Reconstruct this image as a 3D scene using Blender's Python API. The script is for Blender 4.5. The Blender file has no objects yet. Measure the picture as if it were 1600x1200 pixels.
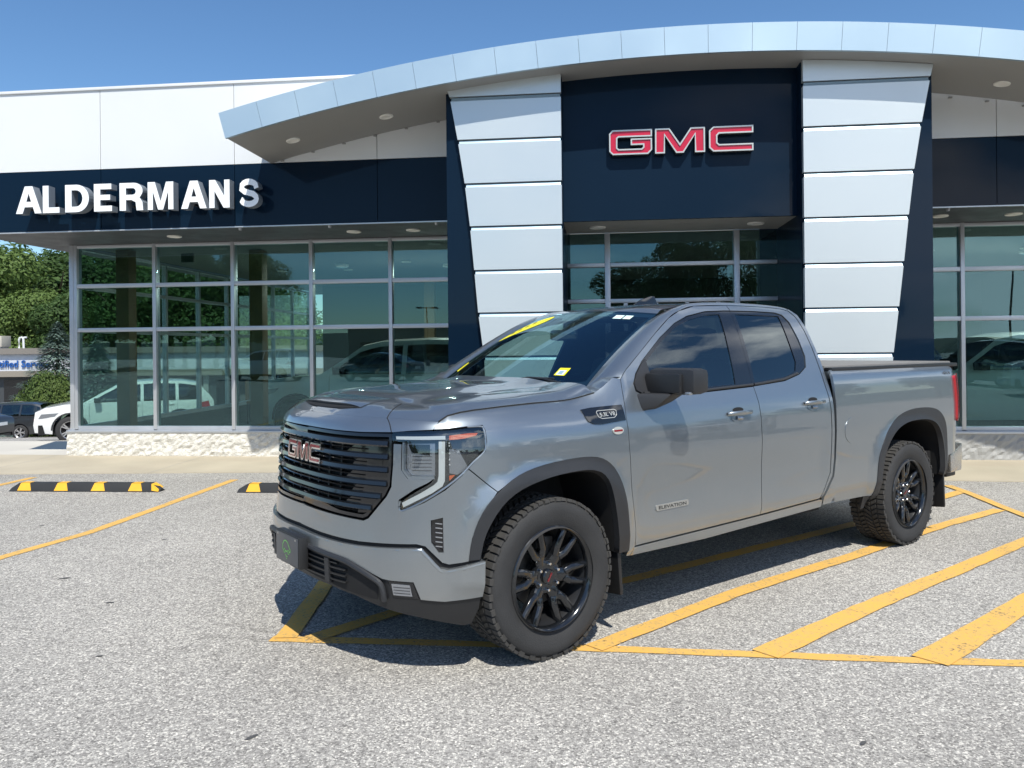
import bpy, bmesh, math, random
import numpy as np
from math import radians, sin, cos, pi, sqrt, atan2, hypot
from mathutils import Vector, Matrix
from mathutils.geometry import delaunay_2d_cdt
random.seed(7)
sc = bpy.context.scene
COL = sc.collection

# ------------------------------------------------------------------ camera
cam_d = bpy.data.cameras.new('camera'); cam = bpy.data.objects.new('camera', cam_d); COL.objects.link(cam)
cam_d.sensor_fit = 'HORIZONTAL'; cam_d.sensor_width = 36.0; cam_d.lens = 1240.0/1600*36
cam_d.shift_y = (545.6-600)/1600; cam_d.clip_start = .05; cam_d.clip_end = 3000
cam.matrix_world = Matrix.Translation((0, 0, 1.605)) @ Matrix.Rotation(pi/2, 4, 'X') @ Matrix.Rotation(radians(-.57), 4, 'Z')
sc.camera = cam
# ------------------------------------------------------------------ light
SUN_AZ = radians(12.8); SUN_EL = radians(55.5)        # azimuth from -Y towards +X
sdir = Vector((sin(SUN_AZ)*cos(SUN_EL), -cos(SUN_AZ)*cos(SUN_EL), sin(SUN_EL)))
world = bpy.data.worlds.new('World'); sc.world = world; world.use_nodes = True
wn = world.node_tree.nodes; wl = world.node_tree.links; wn.clear()
wout = wn.new('ShaderNodeOutputWorld'); wbg = wn.new('ShaderNodeBackground'); wbg.inputs[1].default_value = .122
sky = wn.new('ShaderNodeTexSky'); sky.sky_type = 'NISHITA'; sky.sun_disc = False
sky.sun_elevation = SUN_EL; sky.sun_rotation = pi-SUN_AZ; sky.air_density = 1.0; sky.dust_density = .15; sky.ozone_density = 1.5; sky.altitude = 200
# a bank of fair-weather cloud low in the sky behind and to the right of the photographer
tc = wn.new('ShaderNodeTexCoord'); mp = wn.new('ShaderNodeMapping'); mp.inputs['Scale'].default_value = (2.2, 2.2, 4.4)
ns = wn.new('ShaderNodeTexNoise'); ns.inputs['Scale'].default_value = 1.25; ns.inputs['Detail'].default_value = 9; ns.inputs['Roughness'].default_value = .55
rp = wn.new('ShaderNodeValToRGB'); rp.color_ramp.elements[0].position = .50; rp.color_ramp.elements[1].position = .64
dt = wn.new('ShaderNodeVectorMath'); dt.operation = 'DOT_PRODUCT'; dt.inputs[1].default_value = (.93, -.36, 0)
r2 = wn.new('ShaderNodeMapRange'); r2.inputs[1].default_value = .15; r2.inputs[2].default_value = .6
mu = wn.new('ShaderNodeMath'); mu.operation = 'MULTIPLY'
mx = wn.new('ShaderNodeMixRGB'); mx.inputs[2].default_value = (15, 15.4, 16, 1)
wl.new(tc.outputs['Generated'], mp.inputs[0]); wl.new(mp.outputs[0], ns.inputs['Vector']); wl.new(ns.outputs[0], rp.inputs[0])
wl.new(tc.outputs['Generated'], dt.inputs[0]); wl.new(dt.outputs['Value'], r2.inputs[0])
wl.new(rp.outputs[0], mu.inputs[0]); wl.new(r2.outputs[0], mu.inputs[1])
wl.new(mu.outputs[0], mx.inputs[0]); hsv = wn.new('ShaderNodeHueSaturation'); hsv.inputs['Saturation'].default_value = 1.12; hsv.inputs['Value'].default_value = 1.0; hsv.inputs['Hue'].default_value = .5; tn = wn.new('ShaderNodeMixRGB'); tn.blend_type = 'MULTIPLY'; tn.inputs[0].default_value = 1; tn.inputs[2].default_value = (.86, .99, 1.08, 1); wl.new(sky.outputs[0], hsv.inputs['Color']); wl.new(hsv.outputs[0], tn.inputs[1]); wl.new(tn.outputs[0], mx.inputs[1]); wl.new(mx.outputs[0], wbg.inputs[0]); wl.new(wbg.outputs[0], wout.inputs[0])
sun_d = bpy.data.lights.new('sun', 'SUN'); sun_d.energy = 5.0; sun_d.angle = radians(.53); sun_d.color = (1, .965, .875)
sun = bpy.data.objects.new('sun', sun_d); COL.objects.link(sun); sun.rotation_mode = 'QUATERNION'; sun.rotation_quaternion = sdir.to_track_quat('Z', 'Y'); sun.location = (8, -20, 30)
sc.view_settings.view_transform = 'Standard'; sc.view_settings.look = 'None'; sc.view_settings.exposure = 0.20; sc.view_settings.gamma = 1
sc.view_settings.use_curve_mapping = False
sc.cycles.max_bounces = 8; sc.cycles.transparent_max_bounces = 16; sc.cycles.glossy_bounces = 5; sc.cycles.transmission_bounces = 6; sc.cycles.diffuse_bounces = 3
sc.cycles.sample_clamp_indirect = 6

# ------------------------------------------------------------------ helpers
def tag(o, label=None, cat=None, group=None, kind=None):
    if label: o['label'] = label
    if cat: o['category'] = cat
    if group: o['group'] = group
    if kind: o['kind'] = kind
    return o
def empty(name, loc=(0, 0, 0), rz=0.0, parent=None):
    o = bpy.data.objects.new(name, None); COL.objects.link(o); o.location = loc; o.rotation_euler = (0, 0, rz); o.empty_display_size = .2
    if parent: o.parent = parent
    return o
def thing(name, label, cat, loc=(0, 0, 0), rz=0.0, group=None):
    return tag(empty(name, loc, rz), label, cat, group)
def link(name, me, m=None, parent=None, loc=None, rz=None):
    o = bpy.data.objects.new(name, me); COL.objects.link(o)
    if m is not None and len(me.materials) == 0: me.materials.append(m)
    if parent: o.parent = parent
    if loc is not None: o.location = loc
    if rz is not None: o.rotation_euler = (0, 0, rz)
    return o
def copy_tree(o, parent=None):
    c = o.copy(); COL.objects.link(c); c.parent = parent
    for ch in [x for x in bpy.data.objects if x.parent == o]: copy_tree(ch, c)
    return c
class MB:
    def __init__(s): s.v = []; s.f = []
    def add(s, vs, fs):
        n = len(s.v); s.v += [tuple(v) for v in vs]; s.f += [tuple(i+n for i in f) for f in fs]; return s
    def box(s, x0, x1, y0, y1, z0, z1):
        return s.add([(x0,y0,z0),(x1,y0,z0),(x1,y1,z0),(x0,y1,z0),(x0,y0,z1),(x1,y0,z1),(x1,y1,z1),(x0,y1,z1)],
                     [(0,3,2,1),(4,5,6,7),(0,1,5,4),(1,2,6,5),(2,3,7,6),(3,0,4,7)])
    def hexa(s, p):   # eight points like box order
        return s.add(p, [(0,3,2,1),(4,5,6,7),(0,1,5,4),(1,2,6,5),(2,3,7,6),(3,0,4,7)])
    def prism(s, poly, fn0, fn1):   # convex polygon; fn maps (a,b)->3D for each end
        n = len(poly); a = [fn0(*p) for p in poly]; b = [fn1(*p) for p in poly]
        return s.add(a+b, [tuple(range(n))[::-1], tuple(range(n, 2*n))]+[(i, (i+1) % n, n+(i+1) % n, n+i) for i in range(n)])
    def tube(s, pts, r, n=8, cap=True):
        pts = [Vector(p) for p in pts]; rr = r if isinstance(r, (list, tuple)) else [r]*len(pts); rings = []
        up = Vector((0, 0, 1))
        for i, p in enumerate(pts):
            t = (pts[min(i+1, len(pts)-1)]-pts[max(i-1, 0)]).normalized()
            a = t.cross(up); a = t.cross(Vector((1, 0, 0))) if a.length < .05 else a; a.normalize(); b = t.cross(a)
            rings.append([p+(a*cos(2*pi*k/n)+b*sin(2*pi*k/n))*rr[i] for k in range(n)])
        n0 = len(pts); vs = [v for rg in rings for v in rg]
        fs = [(i*n+k, i*n+(k+1) % n, (i+1)*n+(k+1) % n, (i+1)*n+k) for i in range(n0-1) for k in range(n)]
        if cap: fs += [tuple(range(n))[::-1], tuple(range((n0-1)*n, n0*n))]
        return s.add(vs, fs)
    def lathe(s, prof, n=32, axis='y', c=(0, 0, 0)):  # prof: (r, h)
        vs = []
        for r, h in prof:
            for k in range(n):
                a = 2*pi*k/n
                if axis == 'y': vs.append((c[0]+r*cos(a), c[1]+h, c[2]+r*sin(a)))
                elif axis == 'z': vs.append((c[0]+r*cos(a), c[1]+r*sin(a), c[2]+h))
                else: vs.append((c[0]+h, c[1]+r*cos(a), c[2]+r*sin(a)))
        m = len(prof); fs = [(i*n+k, i*n+(k+1) % n, (i+1)*n+(k+1) % n, (i+1)*n+k) for i in range(m-1) for k in range(n)]
        return s.add(vs, fs)
    def grid(s, pts):  # rows of points
        R = len(pts); C = len(pts[0])
        return s.add([p for r in pts for p in r], [(i*C+j, i*C+j+1, (i+1)*C+j+1, (i+1)*C+j) for i in range(R-1) for j in range(C-1)])
    def mesh(s, name, smooth=False, bevel=0, angle=40, fixn=True):
        me = bpy.data.meshes.new(name); me.from_pydata(s.v, [], s.f)
        bm = bmesh.new(); bm.from_mesh(me)
        if fixn: bmesh.ops.recalc_face_normals(bm, faces=bm.faces)
        if bevel:
            es = [e for e in bm.edges if len(e.link_faces) == 2 and e.calc_face_angle(0) > .5]
            bmesh.ops.bevel(bm, geom=es, offset=bevel, segments=2, affect='EDGES', profile=.6)
        bm.to_mesh(me); bm.free()
        if smooth or bevel:
            for p in me.polygons: p.use_smooth = True
            try: me.set_sharp_from_angle(angle=radians(angle))
            except Exception: pass
        me.update(); return me
    def build(s, name, m, parent=None, smooth=False, bevel=0, angle=40, fixn=True, **k):
        return link(name, s.mesh(name, smooth, bevel, angle, fixn), m, parent, **k)
def bx(name, m, parent, x0, x1, y0, y1, z0, z1, bevel=0):
    return MB().box(x0, x1, y0, y1, z0, z1).build(name, m, parent, bevel=bevel)

# ------------------------------------------------------------------ materials
def newmat(name):
    m = bpy.data.materials.new(name); m.use_nodes = True; n = m.node_tree.nodes; l = m.node_tree.links
    return m, n, l, n['Principled BSDF'], n['Material Output']
def pm(name, col, rough=.5, metal=0.0, coat=0.0, spec=.5, var=0.0, vscale=3.0, bump=0.0, bscale=40.0, emit=None, coat_rough=.03):
    m, n, l, b, o = newmat(name)
    b.inputs['Base Color'].default_value = (*col, 1); b.inputs['Roughness'].default_value = rough; b.inputs['Metallic'].default_value = metal
    b.inputs['Specular IOR Level'].default_value = spec
    b.inputs['Coat Weight'].default_value = coat; b.inputs['Coat Roughness'].default_value = coat_rough
    tcn = n.new('ShaderNodeTexCoord')
    if var:
        t = n.new('ShaderNodeTexNoise'); t.inputs['Scale'].default_value = vscale; t.inputs['Detail'].default_value = 6; l.new(tcn.outputs['Object'], t.inputs['Vector'])
        r = n.new('ShaderNodeMapRange'); r.inputs[1].default_value = .3; r.inputs[2].default_value = .7; r.inputs[3].default_value = 1-var; r.inputs[4].default_value = 1+var
        mm = n.new('ShaderNodeVectorMath'); mm.operation = 'SCALE'; mm.inputs[0].default_value = col
        l.new(t.outputs[0], r.inputs[0]); l.new(r.outputs[0], mm.inputs['Scale']); l.new(mm.outputs[0], b.inputs['Base Color'])
        r3 = n.new('ShaderNodeMapRange'); r3.inputs[1].default_value = .3; r3.inputs[2].default_value = .7; r3.inputs[3].default_value = max(0, rough-.06); r3.inputs[4].default_value = rough+.08
        l.new(t.outputs[0], r3.inputs[0]); l.new(r3.outputs[0], b.inputs['Roughness'])
    if bump:
        t = n.new('ShaderNodeTexNoise'); t.inputs['Scale'].default_value = bscale; t.inputs['Detail'].default_value = 5; l.new(tcn.outputs['Object'], t.inputs['Vector'])
        bp = n.new('ShaderNodeBump'); bp.inputs['Strength'].default_value = bump; bp.inputs['Distance'].default_value = .02; l.new(t.outputs[0], bp.inputs['Height']); l.new(bp.outputs[0], b.inputs['Normal'])
    if emit:
        b.inputs['Emission Color'].default_value = (*emit[0], 1); b.inputs['Emission Strength'].default_value = emit[1]
    return m
def glass(name, tint, base=.05, ior=1.45, rough=0.0, warp=0.0, refl=(.92, 1, .99)):
    """architectural glass sheet: tinted see-through layer under a fresnel mirror layer; body adds an opaque dark share"""
    m, n, l, b, o = newmat(name); n.remove(b)
    tr = n.new('ShaderNodeBsdfTransparent'); tr.inputs[0].default_value = (*tint, 1)
    gl = n.new('ShaderNodeBsdfGlossy'); gl.inputs['Roughness'].default_value = rough; gl.inputs[0].default_value = (*refl, 1)
    fr = n.new('ShaderNodeFresnel'); fr.inputs[0].default_value = ior
    if warp:   # rolled glass is never quite flat
        tq = n.new('ShaderNodeTexCoord'); nq = n.new('ShaderNodeTexNoise'); nq.inputs['Scale'].default_value = 1.1; nq.inputs['Detail'].default_value = 1; l.new(tq.outputs['Object'], nq.inputs['Vector'])
        bq = n.new('ShaderNodeBump'); bq.inputs['Strength'].default_value = 1; bq.inputs['Distance'].default_value = warp; l.new(nq.outputs[0], bq.inputs['Height']); l.new(bq.outputs[0], gl.inputs['Normal'])
    mr = n.new('ShaderNodeMapRange'); mr.inputs[3].default_value = base; mr.inputs[4].default_value = 1.0
    ge = n.new('ShaderNodeNewGeometry')
    mxs = n.new('ShaderNodeMixShader'); l.new(fr.outputs[0], mr.inputs[0]); l.new(mr.outputs[0], mxs.inputs[0])
    src = tr
    l.new(src.outputs[0], mxs.inputs[1]); l.new(gl.outputs[0], mxs.inputs[2]); l.new(mxs.outputs[0], o.inputs[0])
    # the fresnel node inverts the index on back faces, so hand it the inverse there
    sw = n.new('ShaderNodeMapRange'); sw.inputs[3].default_value = ior; sw.inputs[4].default_value = 1/ior; l.new(ge.outputs['Backfacing'], sw.inputs[0]); l.new(sw.outputs[0], fr.inputs[0])
    return m
def asphalt():
    m, n, l, b, o = newmat('aged_asphalt'); tcn = n.new('ShaderNodeTexCoord')
    def noise(s, d=4, r=.5):
        t = n.new('ShaderNodeTexNoise'); t.inputs['Scale'].default_value = s; t.inputs['Detail'].default_value = d; t.inputs['Roughness'].default_value = r; l.new(tcn.outputs['Object'], t.inputs['Vector']); return t
    vo = n.new('ShaderNodeTexVoronoi'); vo.inputs['Scale'].default_value = 118; l.new(tcn.outputs['Object'], vo.inputs['Vector'])
    sep = n.new('ShaderNodeSeparateColor'); l.new(vo.outputs['Color'], sep.inputs[0])
    cr = n.new('ShaderNodeValToRGB'); cr.color_ramp.interpolation = 'LINEAR'
    e = cr.color_ramp.elements; e[0].position = 0; e[0].color = (.178, .168, .157, 1); e[1].position = 1; e[1].color = (.74, .70, .63, 1)
    e = cr.color_ramp.elements.new(.22); e.color = (.315, .298, .276, 1); e = cr.color_ramp.elements.new(.7); e.color = (.44, .418, .385, 1)
    l.new(sep.outputs[0], cr.inputs[0])
    # bitumen between the stones
    v2 = n.new('ShaderNodeTexVoronoi'); v2.feature = 'DISTANCE_TO_EDGE'; v2.inputs['Scale'].default_value = 118; l.new(tcn.outputs['Object'], v2.inputs['Vector'])
    ed = n.new('ShaderNodeMapRange'); ed.inputs[1].default_value = .0; ed.inputs[2].default_value = .12; ed.inputs[3].default_value = .68; ed.inputs[4].default_value = 1; l.new(v2.outputs['Distance'], ed.inputs[0])
    # large scale wear and stains
    a = noise(.55, 6, .6); ar = n.new('ShaderNodeMapRange'); ar.inputs[1].default_value = .3; ar.inputs[2].default_value = .7; ar.inputs[3].default_value = .86; ar.inputs[4].default_value = 1.1; l.new(a.outputs[0], ar.inputs[0])
    c = noise(3.1, 8, .62); crr = n.new('ShaderNodeMapRange'); crr.inputs[1].default_value = .66; crr.inputs[2].default_value = .78; crr.inputs[3].default_value = 1; crr.inputs[4].default_value = .72; l.new(c.outputs[0], crr.inputs[0])
    f = noise(22, 3); frr = n.new('ShaderNodeMapRange'); frr.inputs[1].default_value = .3; frr.inputs[2].default_value = .7; frr.inputs[3].default_value = .9; frr.inputs[4].default_value = 1.08; l.new(f.outputs[0], frr.inputs[0])
    def mul(x, y):
        q = n.new('ShaderNodeMath'); q.operation = 'MULTIPLY'; l.new(x, q.inputs[0]); l.new(y, q.inputs[1]); return q.outputs[0]
    # faint hairline cracks and tyre-darkened lanes
    wv = n.new('ShaderNodeTexVoronoi'); wv.feature = 'DISTANCE_TO_EDGE'; wv.inputs['Scale'].default_value = .33; nm = noise(2.2, 6, .6); sc2 = n.new('ShaderNodeVectorMath'); sc2.operation = 'MULTIPLY_ADD'; sc2.inputs[1].default_value = (.5, .5, 0)
    l.new(nm.outputs['Color'], sc2.inputs[0]); l.new(tcn.outputs['Object'], sc2.inputs[2]); l.new(sc2.outputs[0], wv.inputs['Vector'])
    ck = n.new('ShaderNodeMapRange'); ck.inputs[1].default_value = .0008; ck.inputs[2].default_value = .0035; ck.inputs[3].default_value = .80; ck.inputs[4].default_value = 1; l.new(wv.outputs['Distance'], ck.inputs[0])
    mpl = n.new('ShaderNodeMapping'); mpl.inputs['Scale'].default_value = (.35, 1.6, 1); mpl.inputs['Rotation'].default_value = (0, 0, .12); l.new(tcn.outputs['Object'], mpl.inputs[0])
    ln = n.new('ShaderNodeTexNoise'); ln.inputs['Scale'].default_value = 2.3; ln.inputs['Detail'].default_value = 7; ln.inputs['Roughness'].default_value = .65; l.new(mpl.outputs[0], ln.inputs['Vector'])
    lr = n.new('ShaderNodeMapRange'); lr.inputs[1].default_value = .60; lr.inputs[2].default_value = .74; lr.inputs[3].default_value = 1; lr.inputs[4].default_value = .84; l.new(ln.outputs[0], lr.inputs[0])
    ed = type('x', (), {'outputs': [mul(mul(ed.outputs[0], ck.outputs[0]), lr.outputs[0])]})()
    k = mul(mul(mul(ed.outputs[0], ar.outputs[0]), crr.outputs[0]), frr.outputs[0])
    vm = n.new('ShaderNodeVectorMath'); vm.operation = 'SCALE'; l.new(cr.outputs[0], vm.inputs[0]); l.new(k, vm.inputs['Scale'])
    l.new(vm.outputs[0], b.inputs['Base Color']); b.inputs['Roughness'].default_value = .9; b.inputs['Specular IOR Level'].default_value = .25
    bp = n.new('ShaderNodeBump'); bp.inputs['Strength'].default_value = .75; bp.inputs['Distance'].default_value = .006; l.new(mul(ed.outputs[0], sep.outputs[1]), bp.inputs['Height']); l.new(bp.outputs[0], b.inputs['Normal'])
    return m, vm.outputs[0]
M = {}
M['asphalt'], _ = asphalt()
def paintline():
    # worn traffic paint: shows the asphalt grey where it has chipped off
    m, n, l, b, o = newmat('worn_yellow_paint'); tcn = n.new('ShaderNodeTexCoord')
    t = n.new('ShaderNodeTexNoise'); t.inputs['Scale'].default_value = 55; t.inputs['Detail'].default_value = 8; t.inputs['Roughness'].default_value = .7; l.new(tcn.outputs['Object'], t.inputs['Vector'])
    t2 = n.new('ShaderNodeTexNoise'); t2.inputs['Scale'].default_value = 4; t2.inputs['Detail'].default_value = 4; l.new(tcn.outputs['Object'], t2.inputs['Vector'])
    ad = n.new('ShaderNodeMath'); ad.operation = 'MULTIPLY_ADD'; ad.inputs[1].default_value = .35; l.new(t2.outputs[0], ad.inputs[0]); l.new(t.outputs[0], ad.inputs[2])
    cr = n.new('ShaderNodeValToRGB'); e = cr.color_ramp.elements; e[0].position = .52; e[0].color = (.74, .40, .07, 1); e[1].position = .90; e[1].color = (.36, .31, .22, 1)
    q = e.new(.74); q.color = (.60, .37, .11, 1); l.new(ad.outputs[0], cr.inputs[0]); l.new(cr.outputs[0], b.inputs['Base Color']); b.inputs['Roughness'].default_value = .75
    # ragged holes
    tr = n.new('ShaderNodeBsdfTransparent'); mxs = n.new('ShaderNodeMixShader')
    ho = n.new('ShaderNodeMapRange'); ho.inputs[1].default_value = .775; ho.inputs[2].default_value = .84; l.new(ad.outputs[0], ho.inputs[0]); l.new(ho.outputs[0], mxs.inputs[0]); l.new(b.outputs[0], mxs.inputs[1]); l.new(tr.outputs[0], mxs.inputs[2]); l.new(mxs.outputs[0], o.inputs[0])
    bp = n.new('ShaderNodeBump'); bp.inputs['Strength'].default_value = .5; bp.inputs['Distance'].default_value = .004; l.new(t.outputs[0], bp.inputs['Height']); l.new(bp.outputs[0], b.inputs['Normal'])
    return m
M['line'] = paintline()
M['walk'] = pm('sidewalk_concrete', (.43, .375, .285), .85, var=.10, vscale=1.2, bump=.3, bscale=60)
M['apron'] = pm('apron_concrete', (.52, .49, .44), .85, var=.08, vscale=.8)
M['navy'] = pm('navy_composite_panel', (.0016, .0100, .0245), .5, coat=.22, spec=.06, var=.05, vscale=.6, coat_rough=.03)
M['white'] = pm('white_composite_panel', (.66, .67, .67), .42, coat=.25, var=.015, vscale=.7, coat_rough=.2)
M['silverpanel'] = pm('brushed_silver_panel', (.545, .59, .605), .34, metal=.35, coat=.2, var=.012, vscale=.8, coat_rough=.2)
M['archpanel'] = pm('arch_silver_panel', (.42, .53, .60), .38, metal=.5, coat=.15, var=.02, vscale=.7, coat_rough=.2)
M['joint'] = pm('dark_joint_sealant', (.03, .035, .04), .7)
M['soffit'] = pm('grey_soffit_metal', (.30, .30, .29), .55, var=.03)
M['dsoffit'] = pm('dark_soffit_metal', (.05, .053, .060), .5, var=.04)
M['alu'] = pm('clear_anodised_aluminium', (.52, .54, .57), .38, metal=.55, var=.03)
M['aludark'] = pm('dark_aluminium_return', (.05, .055, .06), .45, metal=.3)
M['letterwhite'] = pm('white_letter_acrylic', (.86, .87, .88), .45, coat=.2)
M['letterside'] = pm('grey_letter_return', (.17, .20, .24), .5, var=.03)
M['red'] = pm('red_letter_acrylic', (.47, .004, .030), .3, coat=.35)
M['chrome'] = pm('polished_chrome', (.72, .72, .72), .12, metal=1)
M['lampdisc'] = pm('opal_lamp_lens', (.80, .79, .74), .5)
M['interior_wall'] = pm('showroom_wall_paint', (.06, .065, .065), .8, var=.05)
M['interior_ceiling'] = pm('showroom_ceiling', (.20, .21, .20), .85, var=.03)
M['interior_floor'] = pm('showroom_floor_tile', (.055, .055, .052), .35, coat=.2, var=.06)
M['tan'] = pm('brown_column_cladding', (.17, .105, .045), .6, var=.08)
M['conc'] = pm('concrete_block', (.35, .35, .34), .8, var=.07, bump=.3)
def stone():
    m, n, l, b, o = newmat('split_face_stone'); tcn = n.new('ShaderNodeTexCoord')
    mpn = n.new('ShaderNodeMapping'); mpn.inputs['Scale'].default_value = (1, 1, 1.6); mpn.inputs['Rotation'].default_value = (0, .4, 0); l.new(tcn.outputs['Object'], mpn.inputs[0])
    t = n.new('ShaderNodeTexNoise'); t.inputs['Scale'].default_value = 14; t.inputs['Detail'].default_value = 9; t.inputs['Roughness'].default_value = .62; t.inputs['Distortion'].default_value = 1.2; l.new(mpn.outputs[0], t.inputs['Vector'])
    cr = n.new('ShaderNodeValToRGB'); e = cr.color_ramp.elements; e[0].position = .3; e[0].color = (.46, .43, .37, 1); e[1].position = .6; e[1].color = (.74, .72, .66, 1); l.new(t.outputs[0], cr.inputs[0]); l.new(cr.outputs[0], b.inputs['Base Color'])
    bp = n.new('ShaderNodeBump'); bp.inputs['Strength'].default_value = .6; bp.inputs['Distance'].default_value = .03; l.new(t.outputs[0], bp.inputs['Height']); l.new(bp.outputs[0], b.inputs['Normal']); b.inputs['Roughness'].default_value = .9
    return m
M['stone'] = stone()
M['pane'] = glass('showroom_glass', (.60, .73, .705), base=.034, ior=1.5, warp=.0016, refl=(.58, .90, 1.0))
M['pane2'] = glass('side_glass', (.85, .92, .90), base=.02, ior=1.4)
# truck
def carpaint(name, col, dust=.0):
    m, n, l, b, o = newmat(name); tcn = n.new('ShaderNodeTexCoord')
    b.inputs['Metallic'].default_value = .90; b.inputs['Roughness'].default_value = .32; b.inputs['Coat Weight'].default_value = 1; b.inputs['Coat Roughness'].default_value = .015; b.inputs['Coat IOR'].default_value = 1.52
    t = n.new('ShaderNodeTexVoronoi'); t.inputs['Scale'].default_value = 1400; l.new(tcn.outputs['Object'], t.inputs['Vector'])
    hs = n.new('ShaderNodeMixRGB'); hs.inputs[1].default_value = (*[c*.93 for c in col], 1); hs.inputs[2].default_value = (*[c*1.07 for c in col], 1)
    sp = n.new('ShaderNodeSeparateColor'); l.new(t.outputs['Color'], sp.inputs[0]); l.new(sp.outputs[0], hs.inputs[0])
    last = hs.outputs[0]
    if dust:
        sx = n.new('ShaderNodeSeparateXYZ'); l.new(tcn.outputs['Object'], sx.inputs[0])
        nz = n.new('ShaderNodeTexNoise'); nz.inputs['Scale'].default_value = 4; nz.inputs['Detail'].default_value = 8; l.new(tcn.outputs['Object'], nz.inputs['Vector'])
        r = n.new('ShaderNodeMapRange'); r.inputs[1].default_value = .85; r.inputs[2].default_value = .42; r.inputs[3].default_value = 0; r.inputs[4].default_value = dust; l.new(sx.outputs[2], r.inputs[0])
        q = n.new('ShaderNodeMath'); q.operation = 'MULTIPLY'; l.new(r.outputs[0], q.inputs[0]); l.new(nz.outputs[0], q.inputs[1])
        dm = n.new('ShaderNodeMixRGB'); dm.inputs[2].default_value = (.33, .30, .25, 1); l.new(q.outputs[0], dm.inputs[0]); l.new(last, dm.inputs[1]); last = dm.outputs[0]
        qq = n.new('ShaderNodeMapRange'); qq.inputs[3].default_value = .015; qq.inputs[4].default_value = .35; l.new(q.outputs[0], qq.inputs[0]); l.new(qq.outputs[0], b.inputs['Coat Roughness'])
        ms = n.new('ShaderNodeMapRange'); ms.inputs[3].default_value = .82; ms.inputs[4].default_value = .2; l.new(q.outputs[0], ms.inputs[0]); l.new(ms.outputs[0], b.inputs['Metallic'])
    l.new(last, b.inputs['Base Color'])
    return m
M['paint'] = carpaint('sterling_grey_paint', (.262, .294, .322), .5)
M['black'] = pm('satin_black_plastic', (.014, .0145, .016), .45, var=.1, bump=.08, bscale=400)
M['gblack'] = pm('gloss_black', (.008, .009, .011), .12, coat=.5)
M['trim'] = pm('dark_grey_moulded_trim', (.021, .022, .025), .5, var=.12, bump=.1, bscale=500)
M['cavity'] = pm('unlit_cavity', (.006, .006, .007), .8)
M['rubber'] = pm('tyre_rubber', (.026, .026, .027), .8, var=.2, vscale=7, bump=.15, bscale=120)
M['tread'] = pm('dusty_tread_rubber', (.042, .040, .038), .9, var=.25, vscale=12)
M['wheel'] = pm('gloss_black_alloy', (.010, .011, .013), .16, coat=.7, metal=.2)
M['barrel'] = pm('wheel_barrel', (.03, .031, .034), .4, metal=.5)
M['brake'] = pm('cast_iron', (.12, .115, .11), .5, metal=.7)
M['mirrorglass'] = pm('mirror_silvering', (.8, .8, .8), .02, metal=1)
M['lens'] = glass('lamp_lens', (.80, .82, .84), base=.06, ior=1.45)
M['lampdark'] = pm('lamp_bezel', (.02, .021, .024), .25, coat=.4)
M['lampgrey'] = pm('lamp_reflector', (.32, .33, .35), .25, metal=.6)
M['drl'] = pm('light_guide', (.55, .57, .55), .3, coat=.5)
M['amber'] = pm('amber_lens', (.55, .10, .02), .2, coat=.5)
M['tailred'] = pm('red_tail_lens', (.42, .015, .022), .15, coat=.8)
M['taildark'] = pm('dark_tail_lens', (.06, .01, .014), .15, coat=.8)
M['wind'] = glass('windscreen_glass', (.72, .92, .87), base=.08, ior=1.52, refl=(.62, .88, 1.0))
M['sideglass'] = glass('front_door_glass', (.40, .52, .50), base=.08, ior=1.52)
M['privacy'] = glass('privacy_glass', (.10, .115, .12), base=.085, ior=1.52)
M['seat'] = pm('black_seat_cloth', (.025, .025, .028), .8, var=.1)
M['dash'] = pm('grey_dash_plastic', (.05, .052, .055), .6)
M['headliner'] = pm('light_headliner', (.34, .34, .32), .9)
M['emred'] = pm('emblem_red', (.20, .008, .014), .2, coat=.8)
M['sticker_y'] = pm('yellow_sticker', (.78, .70, .02), .5)
M['sticker_w'] = pm('pale_sticker', (.62, .78, .74), .5)
M['ink'] = pm('black_ink', (.02, .02, .02), .5)
M['inkgrey'] = pm('grey_ink', (.25, .35, .45), .5)
M['plate'] = pm('slate_dealer_plate', (.055, .06, .07), .4, coat=.2)
M['green'] = pm('lime_print', (.16, .50, .10), .4)
M['badge'] = pm('badge_silver', (.58, .57, .52), .3, metal=.5)
M['dullbadge'] = pm('dull_badge', (.30, .295, .275), .45, metal=.3)
M['cover'] = pm('vinyl_bed_cover', (.17, .165, .16), .65, var=.06, bump=.1, bscale=300)
M['yellow'] = pm('stop_yellow', (.80, .42, .03), .6, var=.06, vscale=8)
M['stoprubber'] = pm('stop_rubber', (.022, .023, .025), .75, var=.15, vscale=10)
M['bark'] = pm('tree_bark', (.10, .075, .05), .9, var=.2)
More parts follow.
